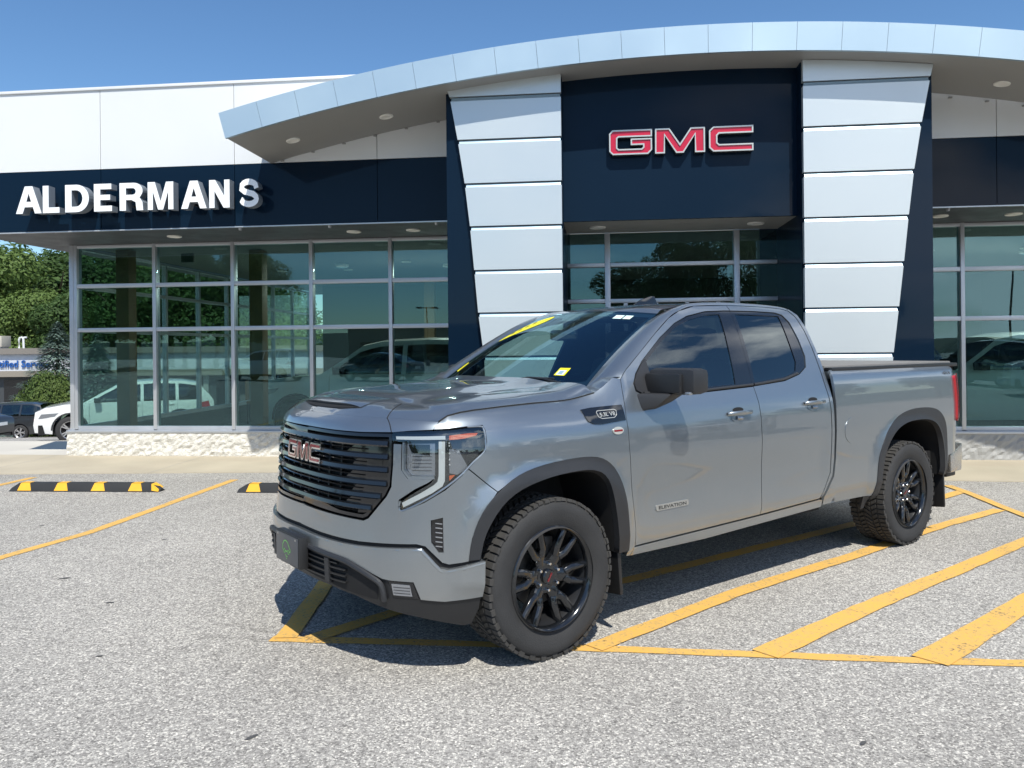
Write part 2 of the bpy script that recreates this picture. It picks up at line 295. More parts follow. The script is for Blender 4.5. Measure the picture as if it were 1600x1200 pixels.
def leafmat(name, c0, c1, tr=.3):
    m, n, l, b, o = newmat(name); g = n.new('ShaderNodeNewGeometry'); tcn = n.new('ShaderNodeTexCoord')
    cr = n.new('ShaderNodeMixRGB'); cr.inputs[1].default_value = (*c0, 1); cr.inputs[2].default_value = (*c1, 1)
    t = n.new('ShaderNodeTexNoise'); t.inputs['Scale'].default_value = .7; t.inputs['Detail'].default_value = 3; l.new(tcn.outputs['Object'], t.inputs['Vector'])
    ad = n.new('ShaderNodeMath'); ad.operation = 'MULTIPLY_ADD'; ad.inputs[1].default_value = .5; l.new(g.outputs['Random Per Island'], ad.inputs[0]); 
    q = n.new('ShaderNodeMath'); q.operation = 'SUBTRACT'; q.inputs[1].default_value = .25; l.new(t.outputs[0], q.inputs[0]); l.new(q.outputs[0], ad.inputs[2]); l.new(ad.outputs[0], cr.inputs[0])
    l.new(cr.outputs[0], b.inputs['Base Color']); b.inputs['Roughness'].default_value = .6; b.inputs['Specular IOR Level'].default_value = .3
    tl = n.new('ShaderNodeBsdfTranslucent'); l.new(cr.outputs[0], tl.inputs[0]); mxs = n.new('ShaderNodeMixShader'); mxs.inputs[0].default_value = tr
    l.new(b.outputs[0], mxs.inputs[1]); l.new(tl.outputs[0], mxs.inputs[2]); l.new(mxs.outputs[0], o.inputs[0]); return m
M['leaf'] = leafmat('broad_leaves', (.028, .060, .016), (.080, .140, .036))
M['leaf2'] = leafmat('yellow_green_leaves', (.070, .120, .024), (.165, .24, .070))
M['spruce'] = leafmat('blue_spruce_needles', (.075, .125, .10), (.21, .28, .24), .1)
M['yew'] = leafmat('yew_foliage', (.035, .070, .014), (.12, .17, .035), .15)
M['grass'] = pm('far_grass', (.07, .11, .03), .9, var=.2, vscale=.3)
M['hill'] = pm('wooded_hill', (.03, .05, .035), .95, var=.3, vscale=.05)

# ------------------------------------------------------------------ 2D triangulation
def in_poly(px, py, poly):
    inside = np.zeros(len(px), bool); n = len(poly)
    for i in range(n):
        x0, y0 = poly[i]; x1, y1 = poly[(i+1) % n]
        if y0 == y1: continue
        c = ((y0 > py) != (y1 > py)) & (px < (x1-x0)*(py-y0)/(y1-y0)+x0)
        inside ^= c
    return inside
def densify(poly, h):
    out = []
    for i, p in enumerate(poly):
        q = poly[(i+1) % len(poly)]; d = hypot(q[0]-p[0], q[1]-p[1]); k = max(1, int(math.ceil(d/h)))
        out += [(p[0]+(q[0]-p[0])*t/k, p[1]+(q[1]-p[1])*t/k) for t in range(k)]
    return out
def cdt(outer, holes=(), h=None):
    loops = [densify(outer, h) if h else list(outer)]+[densify(x, h) if h else list(x) for x in holes]
    pts = []; edges = []; 
    for lp in loops:
        n0 = len(pts); pts += lp; edges += [(n0+i, n0+(i+1) % len(lp)) for i in range(len(lp))]
    if h:
        A = np.array(outer); gx, gy = np.meshgrid(np.arange(A[:, 0].min()+h/2, A[:, 0].max(), h), np.arange(A[:, 1].min()+h/2, A[:, 1].max(), h))
        gx = gx.ravel(); gy = gy.ravel(); ok = in_poly(gx, gy, outer)
        for x in holes: ok &= ~in_poly(gx, gy, x)
        gx = gx[ok]; gy = gy[ok]; B = np.array(pts)
        if len(gx):
            dmin = np.sqrt(((gx[:, None]-B[None, :, 0])**2+(gy[:, None]-B[None, :, 1])**2).min(1)); k = dmin > .5*h
            pts = pts+list(zip(gx[k].tolist(), gy[k].tolist()))
    r = delaunay_2d_cdt([Vector(p) for p in pts], edges, [], 0, 1e-7)
    V = np.array([tuple(v) for v in r[0]]); F = [tuple(f) for f in r[2]]
    C = np.array([V[list(f)].mean(0) for f in F]); ok = in_poly(C[:, 0], C[:, 1], outer)
    for x in holes: ok &= ~in_poly(C[:, 0], C[:, 1], x)
    F = [f for f, k in zip(F, ok) if k]
    used = sorted({i for f in F for i in f}); mp_ = {u: i for i, u in enumerate(used)}
    V = V[used]; F = [tuple(mp_[i] for i in f) for f in F]
    # boundary edges, oriented
    ec = {}
    G = []
    for f in F:
        a, b, c = (V[i] for i in f)
        if (b[0]-a[0])*(c[1]-a[1])-(b[1]-a[1])*(c[0]-a[0]) < 0: f = f[::-1]
        G.append(f)
        for i in range(3): ec[(f[i], f[(i+1) % 3])] = 1
    be = [e for e in ec if (e[1], e[0]) not in ec]
    return V, G, be
def solid2d(name, outer, holes, fn, t0, t1, m, parent, mside=None):
    """extrude a 2D shape: fn(a,b,t)->3D; t1 is the face toward the viewer"""
    V, F, be = cdt(outer, holes); n = len(V)
    vs = [fn(a, b, t1) for a, b in V]+[fn(a, b, t0) for a, b in V]+[fn(a, b, t1) for a, b in V]+[fn(a, b, t0) for a, b in V]
    fs = [tuple(f) for f in F]+[tuple(i+n for i in f[::-1]) for f in F]; ns_ = len(fs)
    fs += [(2*n+b, 2*n+a, 3*n+a, 3*n+b) for a, b in be]
    me = bpy.data.meshes.new(name); me.from_pydata(vs, [], fs)
    me.materials.append(m)
    if mside: 
        me.materials.append(mside)
        for p in list(me.polygons)[ns_:]: p.material_index = 1
    me.update(); return link(name, me, None, parent)
def inset(poly, d):
    n = len(poly); A = sum(poly[i][0]*poly[(i+1) % n][1]-poly[(i+1) % n][0]*poly[i][1] for i in range(n)); s = 1 if A > 0 else -1; out = []
    for i in range(n):
        p0, p1, p2 = (Vector(poly[(i+k) % n]) for k in (-1, 0, 1)); a = (p1-p0).normalized(); b = (p2-p1).normalized()
        na = Vector((-a.y, a.x))*s; nb = Vector((-b.y, b.x))*s; mvec = na+nb; mvec = mvec/(max(.3, mvec.dot(na)))
        out.append(tuple(p1+mvec*d))
    return out
def smooth_poly(pts, k=4, closed=False):
    P = [np.array(p, float) for p in pts]; n = len(P); out = []
    rng = range(n) if closed else range(n-1)
    for i in rng:
        a = P[(i-1) % n] if closed or i else 2*P[0]-P[1]; b = P[i]; c = P[(i+1) % n]; d = P[(i+2) % n] if closed or i+2 < n else 2*P[-1]-P[-2]
        for j in range(k):
            t = j/k; out.append(tuple(.5*((2*b)+(-a+c)*t+(2*a-5*b+4*c-d)*t*t+(-a+3*b-3*c+d)*t**3)))
    if not closed: out.append(tuple(P[-1]))
    return out
# ------------------------------------------------------------------ ground
def gz(x, y):
    # the lot falls away behind and to the left of the showroom
    a = max(0.0, y-14.0); left = 1.0
    z = -.10*a
    if a > 60: z = -6.0-(a-60)*.02
    return max(z, -10.0)
def ground():
    xs = sorted(set([-900, -500, -300, -200, -140, -100, -70, -50, -40, -30, -20, -12, -8, 0, 8, 15, 30, 60, 100, 200, 400, 900])); ys = [-900, -400, -200, -100, -60, -40, -20, -10, 0, 8, 14, 16, 20, 25, 30, 40, 50, 60, 74, 100, 150, 250, 450, 900]
    return MB().grid([[(x, y, gz(x, y)) for x in xs] for y in ys]).build('parking_lot', M['asphalt'], smooth=False)
lot = ground(); tag(lot, kind='structure')
for p in lot.data.polygons:
    if p.normal.z < 0: lot.data.flip_normals(); break
# building frame: local x along the facade, -y toward the viewer, origin on the window plane
FY = radians(6.2)
def fl(u, off, z): return (u, -off, z)
def f2w(u, off, z): return (u*cos(FY)-off*sin(FY), 11.61-u*sin(FY)-off*cos(FY), z)
fr_ = dict(loc=(0, 11.61, 0), rz=-FY)
walk = MB()
wp = [(-7.9, 1.78), (-6.8, 1.76), (-2.9, 1.42), (2, 1.47), (6, 1.73), (14, 1.75)]
vs = []
for u, o in [(-60, 1.9)]+wp: vs.append(((u, -o, .010), (u, -.02, .03)))
for i in range(len(vs)-1):
    a, b = vs[i]; c, d = vs[i+1]; walk.add([a, c, d, b, (a[0], a[1]+.0, -.1), (c[0], c[1], -.1)], [(0, 1, 2, 3), (4, 5, 1, 0)])
sw = walk.build('sidewalk', M['walk'], **fr_); tag(sw, kind='structure')
for k in range(9):
    u = -9.5+k*2.4; o_ = float(np.interp(u, [q[0] for q in wp], [q[1] for q in wp])); MB().add([(u, -o_+.004, .0128), (u+.007, -o_+.004, .0128), (u+.007, -.10, .0318), (u, -.10, .0318)], [(0, 1, 2, 3)]).build('expansion_joint', M['conc'], sw)
ap = MB(); ap.add([(-60, -.02, .03), (-6.95, -.02, .03), (-6.95, 1.9, .012), (-60, 2.6, .012)], [(0, 1, 2, 3)])
tag(ap.build('concrete_apron', M['apron'], **fr_), kind='structure')
# painted lines
def stripe(pts, w, z=.004):
    m = MB(); L = []; P = [Vector((p[0], p[1])) for p in pts]
    for i, p in enumerate(P):
        t = (P[min(i+1, len(P)-1)]-P[max(i-1, 0)]).normalized(); n = Vector((-t.y, t.x)); ww = w[i] if isinstance(w, (list, tuple)) else w
        L.append((p+n*ww/2, p-n*ww/2))
    pts_ = []
    # subdivide with a slightly wavering edge
    rnd = random.Random(int(pts[0][0]*100))
    for i in range(len(L)-1):
        d = (P[i+1]-P[i]).length; k = max(1, int(d/.12))
        for j in range(k):
            t = j/k; a = L[i][0].lerp(L[i+1][0], t); b = L[i][1].lerp(L[i+1][1], t); nn = (a-b).normalized()
            pts_.append([(*(a+nn*rnd.uniform(-.005, .005)), z), (*(b+nn*rnd.uniform(-.005, .005)), z)])
    pts_.append([(*L[-1][0], z), (*L[-1][1], z)])
    o = m.grid(pts_).build('painted_line', M['line'], lot)
    return o
stripe([(-3.50, 9.96), (-3.72, 7.8), (-3.80, 7.1), (-4.05, 6.25), (-4.9, .5), (-5.3, -3)], .105)
stripe([(-6.22, 10.3), (-6.45, 8.6), (-6.9, 5), (-7.9, -3)], .105)
stripe([(-1.36, 4.43), (-.22, 4.32), (.45, 4.235), (1.3, 4.13), (2.08, 4.03), (2.6, 3.98), (5, 3.72), (9, 3.3)], .085)
for pts, w in (([(.42, 4.24), (1.48, 5.20), (2.56, 6.03), (3.76, 7.01), (4.70, 7.68)], .115), ([(1.30, 4.13), (2.13, 4.83), (4.16, 6.45), (6.3, 8.1)], [.155, .135, .12, .11]), ([(2.10, 4.02), (3.15, 4.90), (5.2, 6.6)], [.185, .155, .12]),
                ([(-1.14, 4.41), (-.72, 4.86), (.75, 5.45), (3.08, 7.14), (4.35, 8.21), (4.90, 8.66)], .12), ([(-1.28, 4.43), (-1.3, 5.5), (-1.1, 6.2)], .12)):
    stripe(pts, w, .008)
stripe([(4.93, 9.02), (4.91, 8.64), (4.79, 7.66), (4.62, 6.2), (4.3, 3.8), (3.6, -2)], .10, .0105)
stripe([(7.6, 8.9), (7.3, 6), (6.4, -2)], .105)
# dark crack fillers and small stains
st = pm('tar_spot_grey', (.07, .07, .07), .9)
for x, y, a, b, r in ((-2.2, 4.2, .02, .01, .3), (-1.1, 3.3, .03, .012, .9), (-2.6, 5.1, .03, .01, .1), (-4.4, 7.4, .03, .01, .4), (.1, 2.9, .018, .012, .2), (1.4, 3.2, .02, .01, .8), (2.6, 4.5, .025, .012, 0), (3.0, 5.6, .05, .02, .2), (-3.21, 5.66, .045, .014, .5), (-3.0, 6.8, .03, .01, .2), (-1.6, 3.0, .02, .012, .3), (.6, 2.55, .05, .02, 1.1), (1.9, 4.7, .05, .018, .3)):
    m = MB(); n = 12; rr = random.Random(int(x*100)); m.add([(x+cos(t*2*pi/n)*a*rr.uniform(.7, 1.2)*cos(r)-sin(t*2*pi/n)*b*sin(r), y+cos(t*2*pi/n)*a*sin(r)+sin(t*2*pi/n)*b*rr.uniform(.7, 1.2)*cos(r), .004) for t in range(n)], [tuple(range(n))]); m.build('tar_spot', st, lot)

# ------------------------------------------------------------------ dealership
B = thing('dealership_building', 'car showroom with dark blue fascia, two tapered silver towers and curved silver arch canopy', 'building', **fr_)
SB = lambda name, m, u0, u1, o0, o1, z0, z1, bevel=0: bx(name, m, B, u0, u1, -o1, -o0, z0, z1, bevel)   # o0<o1 offsets toward viewer
def fbeam(name, m, u0, u1, o0, o1, z0, z1): return SB(name, m, u0, u1, o0, o1, z0, z1, .003)
# glazing runs
def glazing(us, zs, mat_pane, edge_u0, edge_u1, off=0.0, base=True):
    for u in us: fbeam('mullion', M['alu'], u-.027, u+.027, -.07, .055, zs[0], zs[-1])
    for i in range(len(us)-1):
        a, b = us[i]+.027, us[i+1]-.027
        for j, z in enumerate(zs):
            h = .03; z0, z1 = z-h, z+h
            if j == 0: z0, z1 = z-.01, z+.05
            if j == len(zs)-1: z0, z1 = z-.05, z-.004
            fbeam('transom', M['alu'], a+.001, b-.001, -.065, .05, z0, z1)
        for j in range(len(zs)-1):
            z0 = zs[j]+(.05 if j == 0 else .03); z1 = zs[j+1]-(.05 if j == len(zs)-2 else .03)
            SB('window_pane', mat_pane, a+.001, b-.001, -.012, -.004, z0+.001, z1-.001)
            fbeam('dark_return', M['aludark'], a+.001, a+.022, -.06, -.02, z0+.002, z1-.002) if False else None
ZS = [.43, 1.965, 2.645, 3.28]
glazing([-6.79, -5.50, -4.245, -3.015, -1.80, -.52], ZS, M['pane'], 0, 0)
fbeam('corner_post', M['alu'], -6.885, -6.818, -.07, .06, .42, 3.279)
glazing([4.98, 6.235, 7.49, 8.75, 10.0], ZS, M['pane'], 0, 0)
# sills and stone base
for a, b in ((-6.93, -.52), (4.94, 10.2)):
    SB('sill', M['alu'], a, b, -.08, .10, .385, .419, .004)
rb = random.Random(3)
def stonebase(a, b, mat_):
    m = MB(); n = int((b-a)/.05); rows = []
    for k in range(9):
        z = .0+k*.384/8; rows.append([(a+(b-a)*i/n, -(.085+rb.uniform(-.012, .016)*(0 if k in (0, 8) else 1)), z) for i in range(n+1)])
    m.grid(rows).build('stone_base', mat_, B, smooth=False)
    SB('base_core', M['conc'], a, b, -.1, .068, 0, .384)
stonebase(-6.93, -3.52, M['stone']); stonebase(-3.515, -.52, M['stone']); stonebase(4.94, 10.2, M['conc'])
# the left side wall: glazing running back from the corner
for k in range(9):
    v = 1.25*k
    bx('side_mullion', M['alu'], B, -6.885, -6.80, .07+v if k else .072, .07+v+.055, .42, 3.279)
    if k < 8:
        for z0, z1 in ((.42, .47), (1.935, 1.995), (2.615, 2.675), (3.23, 3.276)): bx('side_transom', M['alu'], B, -6.88, -6.805, .127+v, 1.318+v, z0, z1)
        for z0, z1 in ((.471, 1.934), (1.996, 2.614), (2.676, 3.229)): bx('side_window_pane', M['pane2'], B, -6.846, -6.838, .127+v, 1.318+v, z0, z1)
bx('side_sill', M['alu'], B, -6.93, -6.76, .08, 10.2, .385, .419); bx('side_wall_lining', M['interior_wall'], B, -6.762, -6.755, .10, 10.2, .061, .40); bx('side_base_wall', M['stone'], B, -6.93, -6.78, .10, 10.2, -2, .384)
# fascia bands
UL = [-7.45, -5.455, -3.551, -1.60, -.505]; UR = [4.935, 6.05, 7.95, 9.85, 11.75]
for us in (UL, UR):
    for i in range(len(us)-1):
        a, b = us[i]+.004, us[i+1]-.004
        SB('blue_fascia_panel', M['navy'], a, b, 1.36, 1.40, 3.285, 4.106)
        SB('white_parapet_panel', M['white'], a, b, 1.36, 1.403, 4.112, 5.185)
    SB('parapet_cap', M['white'], us[0]-.01, us[-1], 1.2, 1.425, 5.186, 5.225, .004)
    SB('fascia_backing', M['joint'], us[0]+.01, us[-1], .0, 1.358, 3.30, 5.18)
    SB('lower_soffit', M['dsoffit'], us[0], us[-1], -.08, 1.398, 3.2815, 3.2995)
    SB('drip_trim', M['alu'], us[0], us[-1], 1.372, 1.412, 3.268, 3.281)
# left return of the overhang and the rest of the roof volume
for a, b in ((0.0, 1.9), (1.9, 3.8), (3.8, 5.7), (5.7, 7.6), (7.6, 9.5)):
    bx('blue_side_panel', M['navy'], B, -7.45, -7.41, -1.355+a, -1.363+b, 3.285, 4.106); bx('white_side_panel', M['white'], B, -7.453, -7.41, -1.355+a, -1.363+b, 4.112, 5.185)
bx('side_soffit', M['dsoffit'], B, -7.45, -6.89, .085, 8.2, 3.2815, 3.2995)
bx('roof_deck', M['conc'], B, -7.40, 11.8, 1.0, 11.0, 5.0, 5.1)
bx('roof_side_core', M['joint'], B, -7.405, -6.9, .005, 8.1, 3.30, 4.99)
# showroom interior
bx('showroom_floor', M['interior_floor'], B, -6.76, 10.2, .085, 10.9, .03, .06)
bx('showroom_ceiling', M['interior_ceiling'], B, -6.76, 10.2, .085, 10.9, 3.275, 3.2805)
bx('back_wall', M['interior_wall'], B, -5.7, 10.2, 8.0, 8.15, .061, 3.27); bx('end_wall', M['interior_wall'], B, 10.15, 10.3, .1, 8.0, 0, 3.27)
for k in range(5): 
    for z0, z1 in ((.061, .12), (3.2, 3.27)): bx('rear_transom', M['alu'], B, -6.75+k*1.05, -6.75+k*1.05+1.03, 10.1, 10.16, z0, z1)
    bx('rear_mullion', M['alu'], B, -6.78+k*1.05, -6.73+k*1.05, 10.17, 10.22, .061, 3.27)
for u, v, w in ((-6.36, .60, .11), (-4.3, 1.0, .11), (-2.6, 6.5, .12)):
    bx('interior_column', M['tan'], B, u-w, u+w, v-w, v+w, .061, 3.27, .01)
for u, v in ((-5.2, 4.2), (-3.8, 4.2), (-5.2, 6.6), (-3.8, 6.6), (-2.3, 3.0), (7, 3), (8.6, 3), (6.2, 5)):
    MB().lathe([(.0, 0), (.09, 0), (.1, -.02), (.085, -.03)], 16, 'z', (u, v, 3.272)).build('ceiling_downlight', M['lampdisc'], B)
for i_, (u_, v_) in enumerate(((-3.6, 3.2), (-1.6, 3.6), (6.8, 3.4), (8.8, 3.4))):  # area lamps added to brighten the indoor SUVs, with discs added around them
    ld = bpy.data.lights.new('added_showroom_lamp', 'AREA'); ld.shape = 'DISK'; ld.size = .3; ld.energy = 75; ld.color = (1, .96, .9)
    lo_ = bpy.data.objects.new('added_showroom_lamp', ld); COL.objects.link(lo_); lo_.parent = B; lo_.location = (u_, v_, 3.20)
    MB().lathe([(.0, -.004), (.10, -.004), (.12, .0), (.12, .05), (0, .05)], 20, 'z', (u_, v_, 3.215)).build('added_lamp_disc', M['lampdisc'], B)
bx('exit_box', M['aludark'], B, -5.25, -5.05, .3, .34, 3.02, 3.16)
# entry recess
SB('entry_block_face', M['navy'], .862, 3.538, 2.10, 2.15, 3.105, 4.90)
SB('entry_block_core', M['joint'], .862, 3.538, 1.21, 2.098, 3.13, 4.60)
SB('entry_soffit', M['soffit'], .862, 3.538, 1.13, 2.098, 3.106, 3.129)
for u in (1.385, 3.03): fbeam('entry_mullion', M['alu'], u-.035, u+.035, 1.02, 1.14, 0.03, 3.104)
for a, b in ((.864, 1.349), (1.421, 2.994), (3.066, 3.536)):
    for z in (2.69, 2.22): fbeam('entry_transom', M['alu'], a, b, 1.03, 1.13, z-.025, z+.025)
    for z0, z1 in ((2.72, 3.10), (2.25, 2.66), (.08, 2.19)): SB('entry_pane', M['pane'], a, b, 1.07, 1.078, z0, z1)
for k in range(4): SB('door_stile', M['alu'], 1.421+k*.393-.0+.17, 1.421+k*.393+.22, 1.04, 1.12, .04, 2.19)
for a, b in ((.862, .866), (3.534, 3.538)): pass
for z0, z1 in ((.03, 1.05), (1.056, 2.10), (2.106, 3.10)):
    SB('reveal_panel', M['navy'], 3.5385, 3.5395, 1.14, 2.30, z0, z1) if False else None

# towers
ARC = (2.447, -16.741, 21.563)
def zund(u): return ARC[1]+sqrt(ARC[2]**2-(u-ARC[0])**2)
TZ = [.03, .52, 1.03, 1.53, 2.035, 2.53, 3.04, 3.54, 4.05, 4.55]
LE = [(0, -.02), (1.5, -.062), (2.03, -.128), (2.53, -.170), (3.04, -.215), (3.54, -.272), (4.06, -.352), (4.75, -.476)]
RE = [(0, 4.36), (1.5, 4.478), (2.04, 4.544), (2.53, 4.60), (3.04, 4.655), (3.54, 4.716), (4.05, 4.80), (4.75, 4.935)]
def itp(T, z): return float(np.interp(z, [t[0] for t in T], [t[1] for t in T]))
M['ledge'] = pm('sky_tinted_ledge_metal', (.36, .48, .56), .35, metal=.6)  # sky reflection on the shaded ledges is put into this blue
def tower(side):
    ue = (lambda z: itp(LE, z)) if side < 0 else (lambda z: itp(RE, z))
    ui = .855 if side < 0 else 3.545
    o0, o1 = (-.50, .862) if side < 0 else (3.538, 4.94)
    zt = [(o0+(o1-o0)*i/8, zund(o0+(o1-o0)*i/8)-.002) for i in range(9)]
    poly = [(o0, .02), (o1, .02)]+zt[::-1]
    solid2d('blue_pylon', poly, [], lambda a, b, t: (a, -t, b), .0, 2.33, M['navy'], B)
    for i, z in enumerate(TZ):
        z1 = TZ[i+1]-.052 if i+1 < len(TZ) else None
        if z1: poly = [(ue(z), z), (ui, z), (ui, z1), (ue(z1), z1)]
        else:
            zz = [(ue(4.7)+(ui-ue(4.7))*k/6, 0) for k in range(7)]; poly = [(ue(z), z), (ui, z)]+[(u, zund(u)-.004) for u, _ in zz[::-1]]
        if side > 0 and not z1: poly = [(ui, z), (ue(z), z)]+[(u, zund(u)-.004) for u in [ue(4.7)+(ui-ue(4.7))*k/6 for k in range(7)]]
        solid2d('tower_panel', poly, [], lambda a, b, t: (a, -t, b), 2.345, 2.42, M['silverpanel'], B)
        if z1:   # sloping ledge that closes the joint above each panel
            za, zb = z1+.001, TZ[i+1]-.010
            ua, ub = sorted((ue(z1)+(.01 if side < 0 else -.01), ui+(-.01 if side < 0 else .01)))
            MB().hexa([(ua, -2.418, za), (ub, -2.418, za), (ub, -2.35, za), (ua, -2.35, za), (ua, -2.417, za+.001), (ub, -2.417, za+.001), (ub, -2.399, zb), (ua, -2.399, zb)]).build('joint_ledge', M['ledge'], B)
tower(-1); tower(1)
# arch canopy
AT = (2.506, -16.651, 21.787)
def arch():
    cx, cz = 2.48, -16.70; Ri, Ro = 21.52, 21.828
    a0 = atan2(-3.06-cx, 4.14-cz); n = 24; a0 = -abs(a0); da = 2*abs(a0)/n
    P = lambda r, a, o: (cx+r*sin(a), -o, cz+r*cos(a))
    for i in range(n):
        a, b = a0+i*da+.00008, a0+(i+1)*da-.00008; m = MB(); k = 3; vs = []
        for j in range(k+1):
            t = a+(b-a)*j/k; vs += [P(Ri, t, 2.70), P(Ro, t, 2.70), P(Ro, t, 2.66), P(Ri, t, 2.66)]
        fs = [(0, 1, 2, 3), tuple(4*k+q for q in (3, 2, 1, 0))]
        for j in range(k):
            for q in range(4): fs.append((4*j+q, 4*(j+1)+q, 4*(j+1)+(q+1) % 4, 4*j+(q+1) % 4))
        m.add(vs, fs).build('arch_panel', M['archpanel'], B)
    N = 72
    def sheet(name, r0, r1, of0, offn, m):
        mb = MB(); vs = []
        for j in range(N+1):
            t = a0+.0006+(-2*a0-.0012)*j/N; u = cx+Ri*sin(t); ob = offn(u); vs += [P(r0, t, of0), P(r1, t, of0), P(r1, t, ob), P(r0, t, ob)]
        fs = [(0, 1, 2, 3), tuple(4*N+q for q in (3, 2, 1, 0))]
        for j in range(N):
            for q in range(4): fs.append((4*j+q, 4*(j+1)+q, 4*(j+1)+(q+1) % 4, 4*j+(q+1) % 4))
        o = mb.add(vs, fs).build(name, m, B)
        return o
    ob = lambda u: 1.41 if u < 3.5 else 1.50
    sheet('arch_joint_backing', Ri+.02, Ro-.02, 2.657, lambda u: 2.64, M['joint'])
    sheet('arch_soffit', Ri+.001, Ri+.02, 2.655, ob, M['soffit'])
    sheet('arch_roof', Ro-.02, Ro-.001, 2.655, ob, M['white'])
    sheet('arch_back', Ri+.021, Ro-.021, 1.53, lambda u: 1.51, M['white'])
    for (s, e) in ((a0, 1), (-a0, -1)):
        pr = [P(Ri+.021, s+e*.0009, 2.635), P(Ro-.021, s+e*.0009, 2.635), P(Ro-.021, s+e*.0009, 1.54), P(Ri+.021, s+e*.0009, 1.54)]
        MB().add(pr, [(0, 1, 2, 3)]).build('arch_end_panel', M['archpanel'], B)
    # small clips where the soffit meets the wall
    for k in range(26):
        u = -2.9+k*.42
        if -.55 < u < 5.0: continue
        z = cz+sqrt(Ri**2-(u-cx)**2); bx('soffit_clip', M['soffit'], B, u, u+.04, -1.43, -1.404, z-.016, z-.001)
    for u, o in ((-2.50, 2.0), (-1.31, 2.0), (5.83, 2.0)):
        z = cz+sqrt(Ri**2-(u-cx)**2); sl = math.asin((u-cx)/Ri)
        mb = MB().lathe([(.0, -.006), (.055, -.006), (.06, -.012), (.085, -.010), (.088, 0)], 20, 'z'); o_ = mb.build('recessed_light', M['lampdisc'], B, smooth=True, angle=30); o_.location = (u, -o, z); o_.rotation_euler = (0, sl, 0)
arch()
for u, o, z in ((-4.80, .7, 3.2815), (-2.14, .7, 3.2815), (-1.29, .7, 3.2815), (5.68, .7, 3.2815), (6.58, .7, 3.2815), (1.26, 1.65, 3.106), (3.17, 1.65, 3.106)):
    o_ = MB().lathe([(.0, -.012), (.07, -.012), (.08, -.018), (.1, -.014), (.102, 0)], 20, 'z').build('recessed_light', M['lampdisc'], B, smooth=True, angle=30); o_.location = (u, -o, z)
for u in (-3.55, -2.3, -.85, 5.55): MB().lathe([(.0, -.03), (.02, -.03), (.025, 0)], 10, 'z', (u, -1.25, 3.2815)).build('sprinkler_head', M['alu'], B)

# ------------------------------------------------------------------ lettering on the fascia
HS = .365
def stroke_outline(path, w):
    P = [Vector(p) for p in path]; L = []; R = []
    for i, p in enumerate(P):
        a = (P[i]-P[i-1]).normalized() if i else (P[1]-P[0]).normalized(); b = (P[i+1]-P[i]).normalized() if i+1 < len(P) else a
        t = (a+b).normalized(); n = Vector((-t.y, t.x)); k = 1/max(.5, n.dot(Vector((-a.y, a.x)))); L.append(p+n*w/2*k); R.append(p-n*w/2*k)
    return [tuple(v) for v in L]+[tuple(v) for v in R[::-1]]
def arcp(cx, cy, rx, ry, a0, a1, n=10): return [(cx+rx*cos(radians(a0+(a1-a0)*i/n)), cy+ry*sin(radians(a0+(a1-a0)*i/n))) for i in range(n+1)]
GL = {
 'A': ([(0, 0), (.26, 0), (.34, .235), (.66, .235), (.74, 0), (1, 0), (.65, 1), (.35, 1)], [[(.405, .43), (.595, .43), (.5, .74)]], .36),
 'L': ([(0, 0), (1, 0), (1, .2), (.35, .2), (.35, 1), (0, 1)], [], .265),
 'D': ([(0, 0), (.48, 0)]+arcp(.48, .5, .52, .5, -90, 90, 14)[1:]+[(0, 1)], [[(.27, .2), (.46, .2)]+arcp(.46, .5, .27, .3, -90, 90, 10)[1:]+[(.27, .8)]], .338),
 'E': ([(0, 0), (1, 0), (1, .2), (.35, .2), (.35, .41), (.9, .41), (.9, .6), (.35, .6), (.35, .8), (.97, .8), (.97, 1), (0, 1)], [], .265),
 'R': ([(0, 0), (.27, 0), (.27, .38), (.5, .38), (.68, .3), (.72, 0), (1, 0), (.97, .3), (.85, .46)]+arcp(.6, .71, .38, .29, -35, 90, 10)+[(0, 1)], [[(.27, .57), (.56, .57)]+arcp(.56, .69, .13, .12, -90, 90, 8)[1:]+[(.27, .81)]], .335),
 'M': ([(0, 0), (.2, 0), (.2, .66), (.4, 0), (.6, 0), (.8, .66), (.8, 0), (1, 0), (1, 1), (.72, 1), (.5, .3), (.28, 1), (0, 1)], [], .36),
 'N': ([(0, 0), (.26, 0), (.26, .6), (.7, 0), (1, 0), (1, 1), (.74, 1), (.74, .42), (.3, 1), (0, 1)], [], .315),
 'S': (stroke_outline([(.12, .27)]+arcp(.5, .285, .36, .185, 190, 360, 8)+[(.84, .36), (.7, .46), (.3, .55), (.16, .64)]+arcp(.5, .715, .345, .185, 180, 0, 8)[1:]+[(.86, .66)], .21), [], .31)}
W = thing('wall_sign', 'raised white capital letters spelling the dealer name across the left blue fascia', 'sign', **fr_)
for ch, u0, u1 in (('A', -6.512, -6.142), ('L', -6.123, -5.885), ('D', -5.802, -5.464), ('E', -5.392, -5.138), ('R', -5.03, -4.70), ('M', -4.635, -4.279), ('A', -4.172, -3.82), ('N', -3.784, -3.505), ('S', -3.385, -3.10)):
    o, h, w = GL[ch]; sc_ = u1-u0
    fn = lambda a, b, t, u0=u0, sc_=sc_: (u0+a*sc_, -t, 3.49+b*HS)
    L_ = solid2d('letter', o, h, fn, 1.52, 1.65, M['letterwhite'], W, M['letterside'])
    MB().box(u0+.3*sc_, u0+.35*sc_, -1.52, -1.40, 3.55, 3.58).build('letter_bracket', M['aludark'], L_)
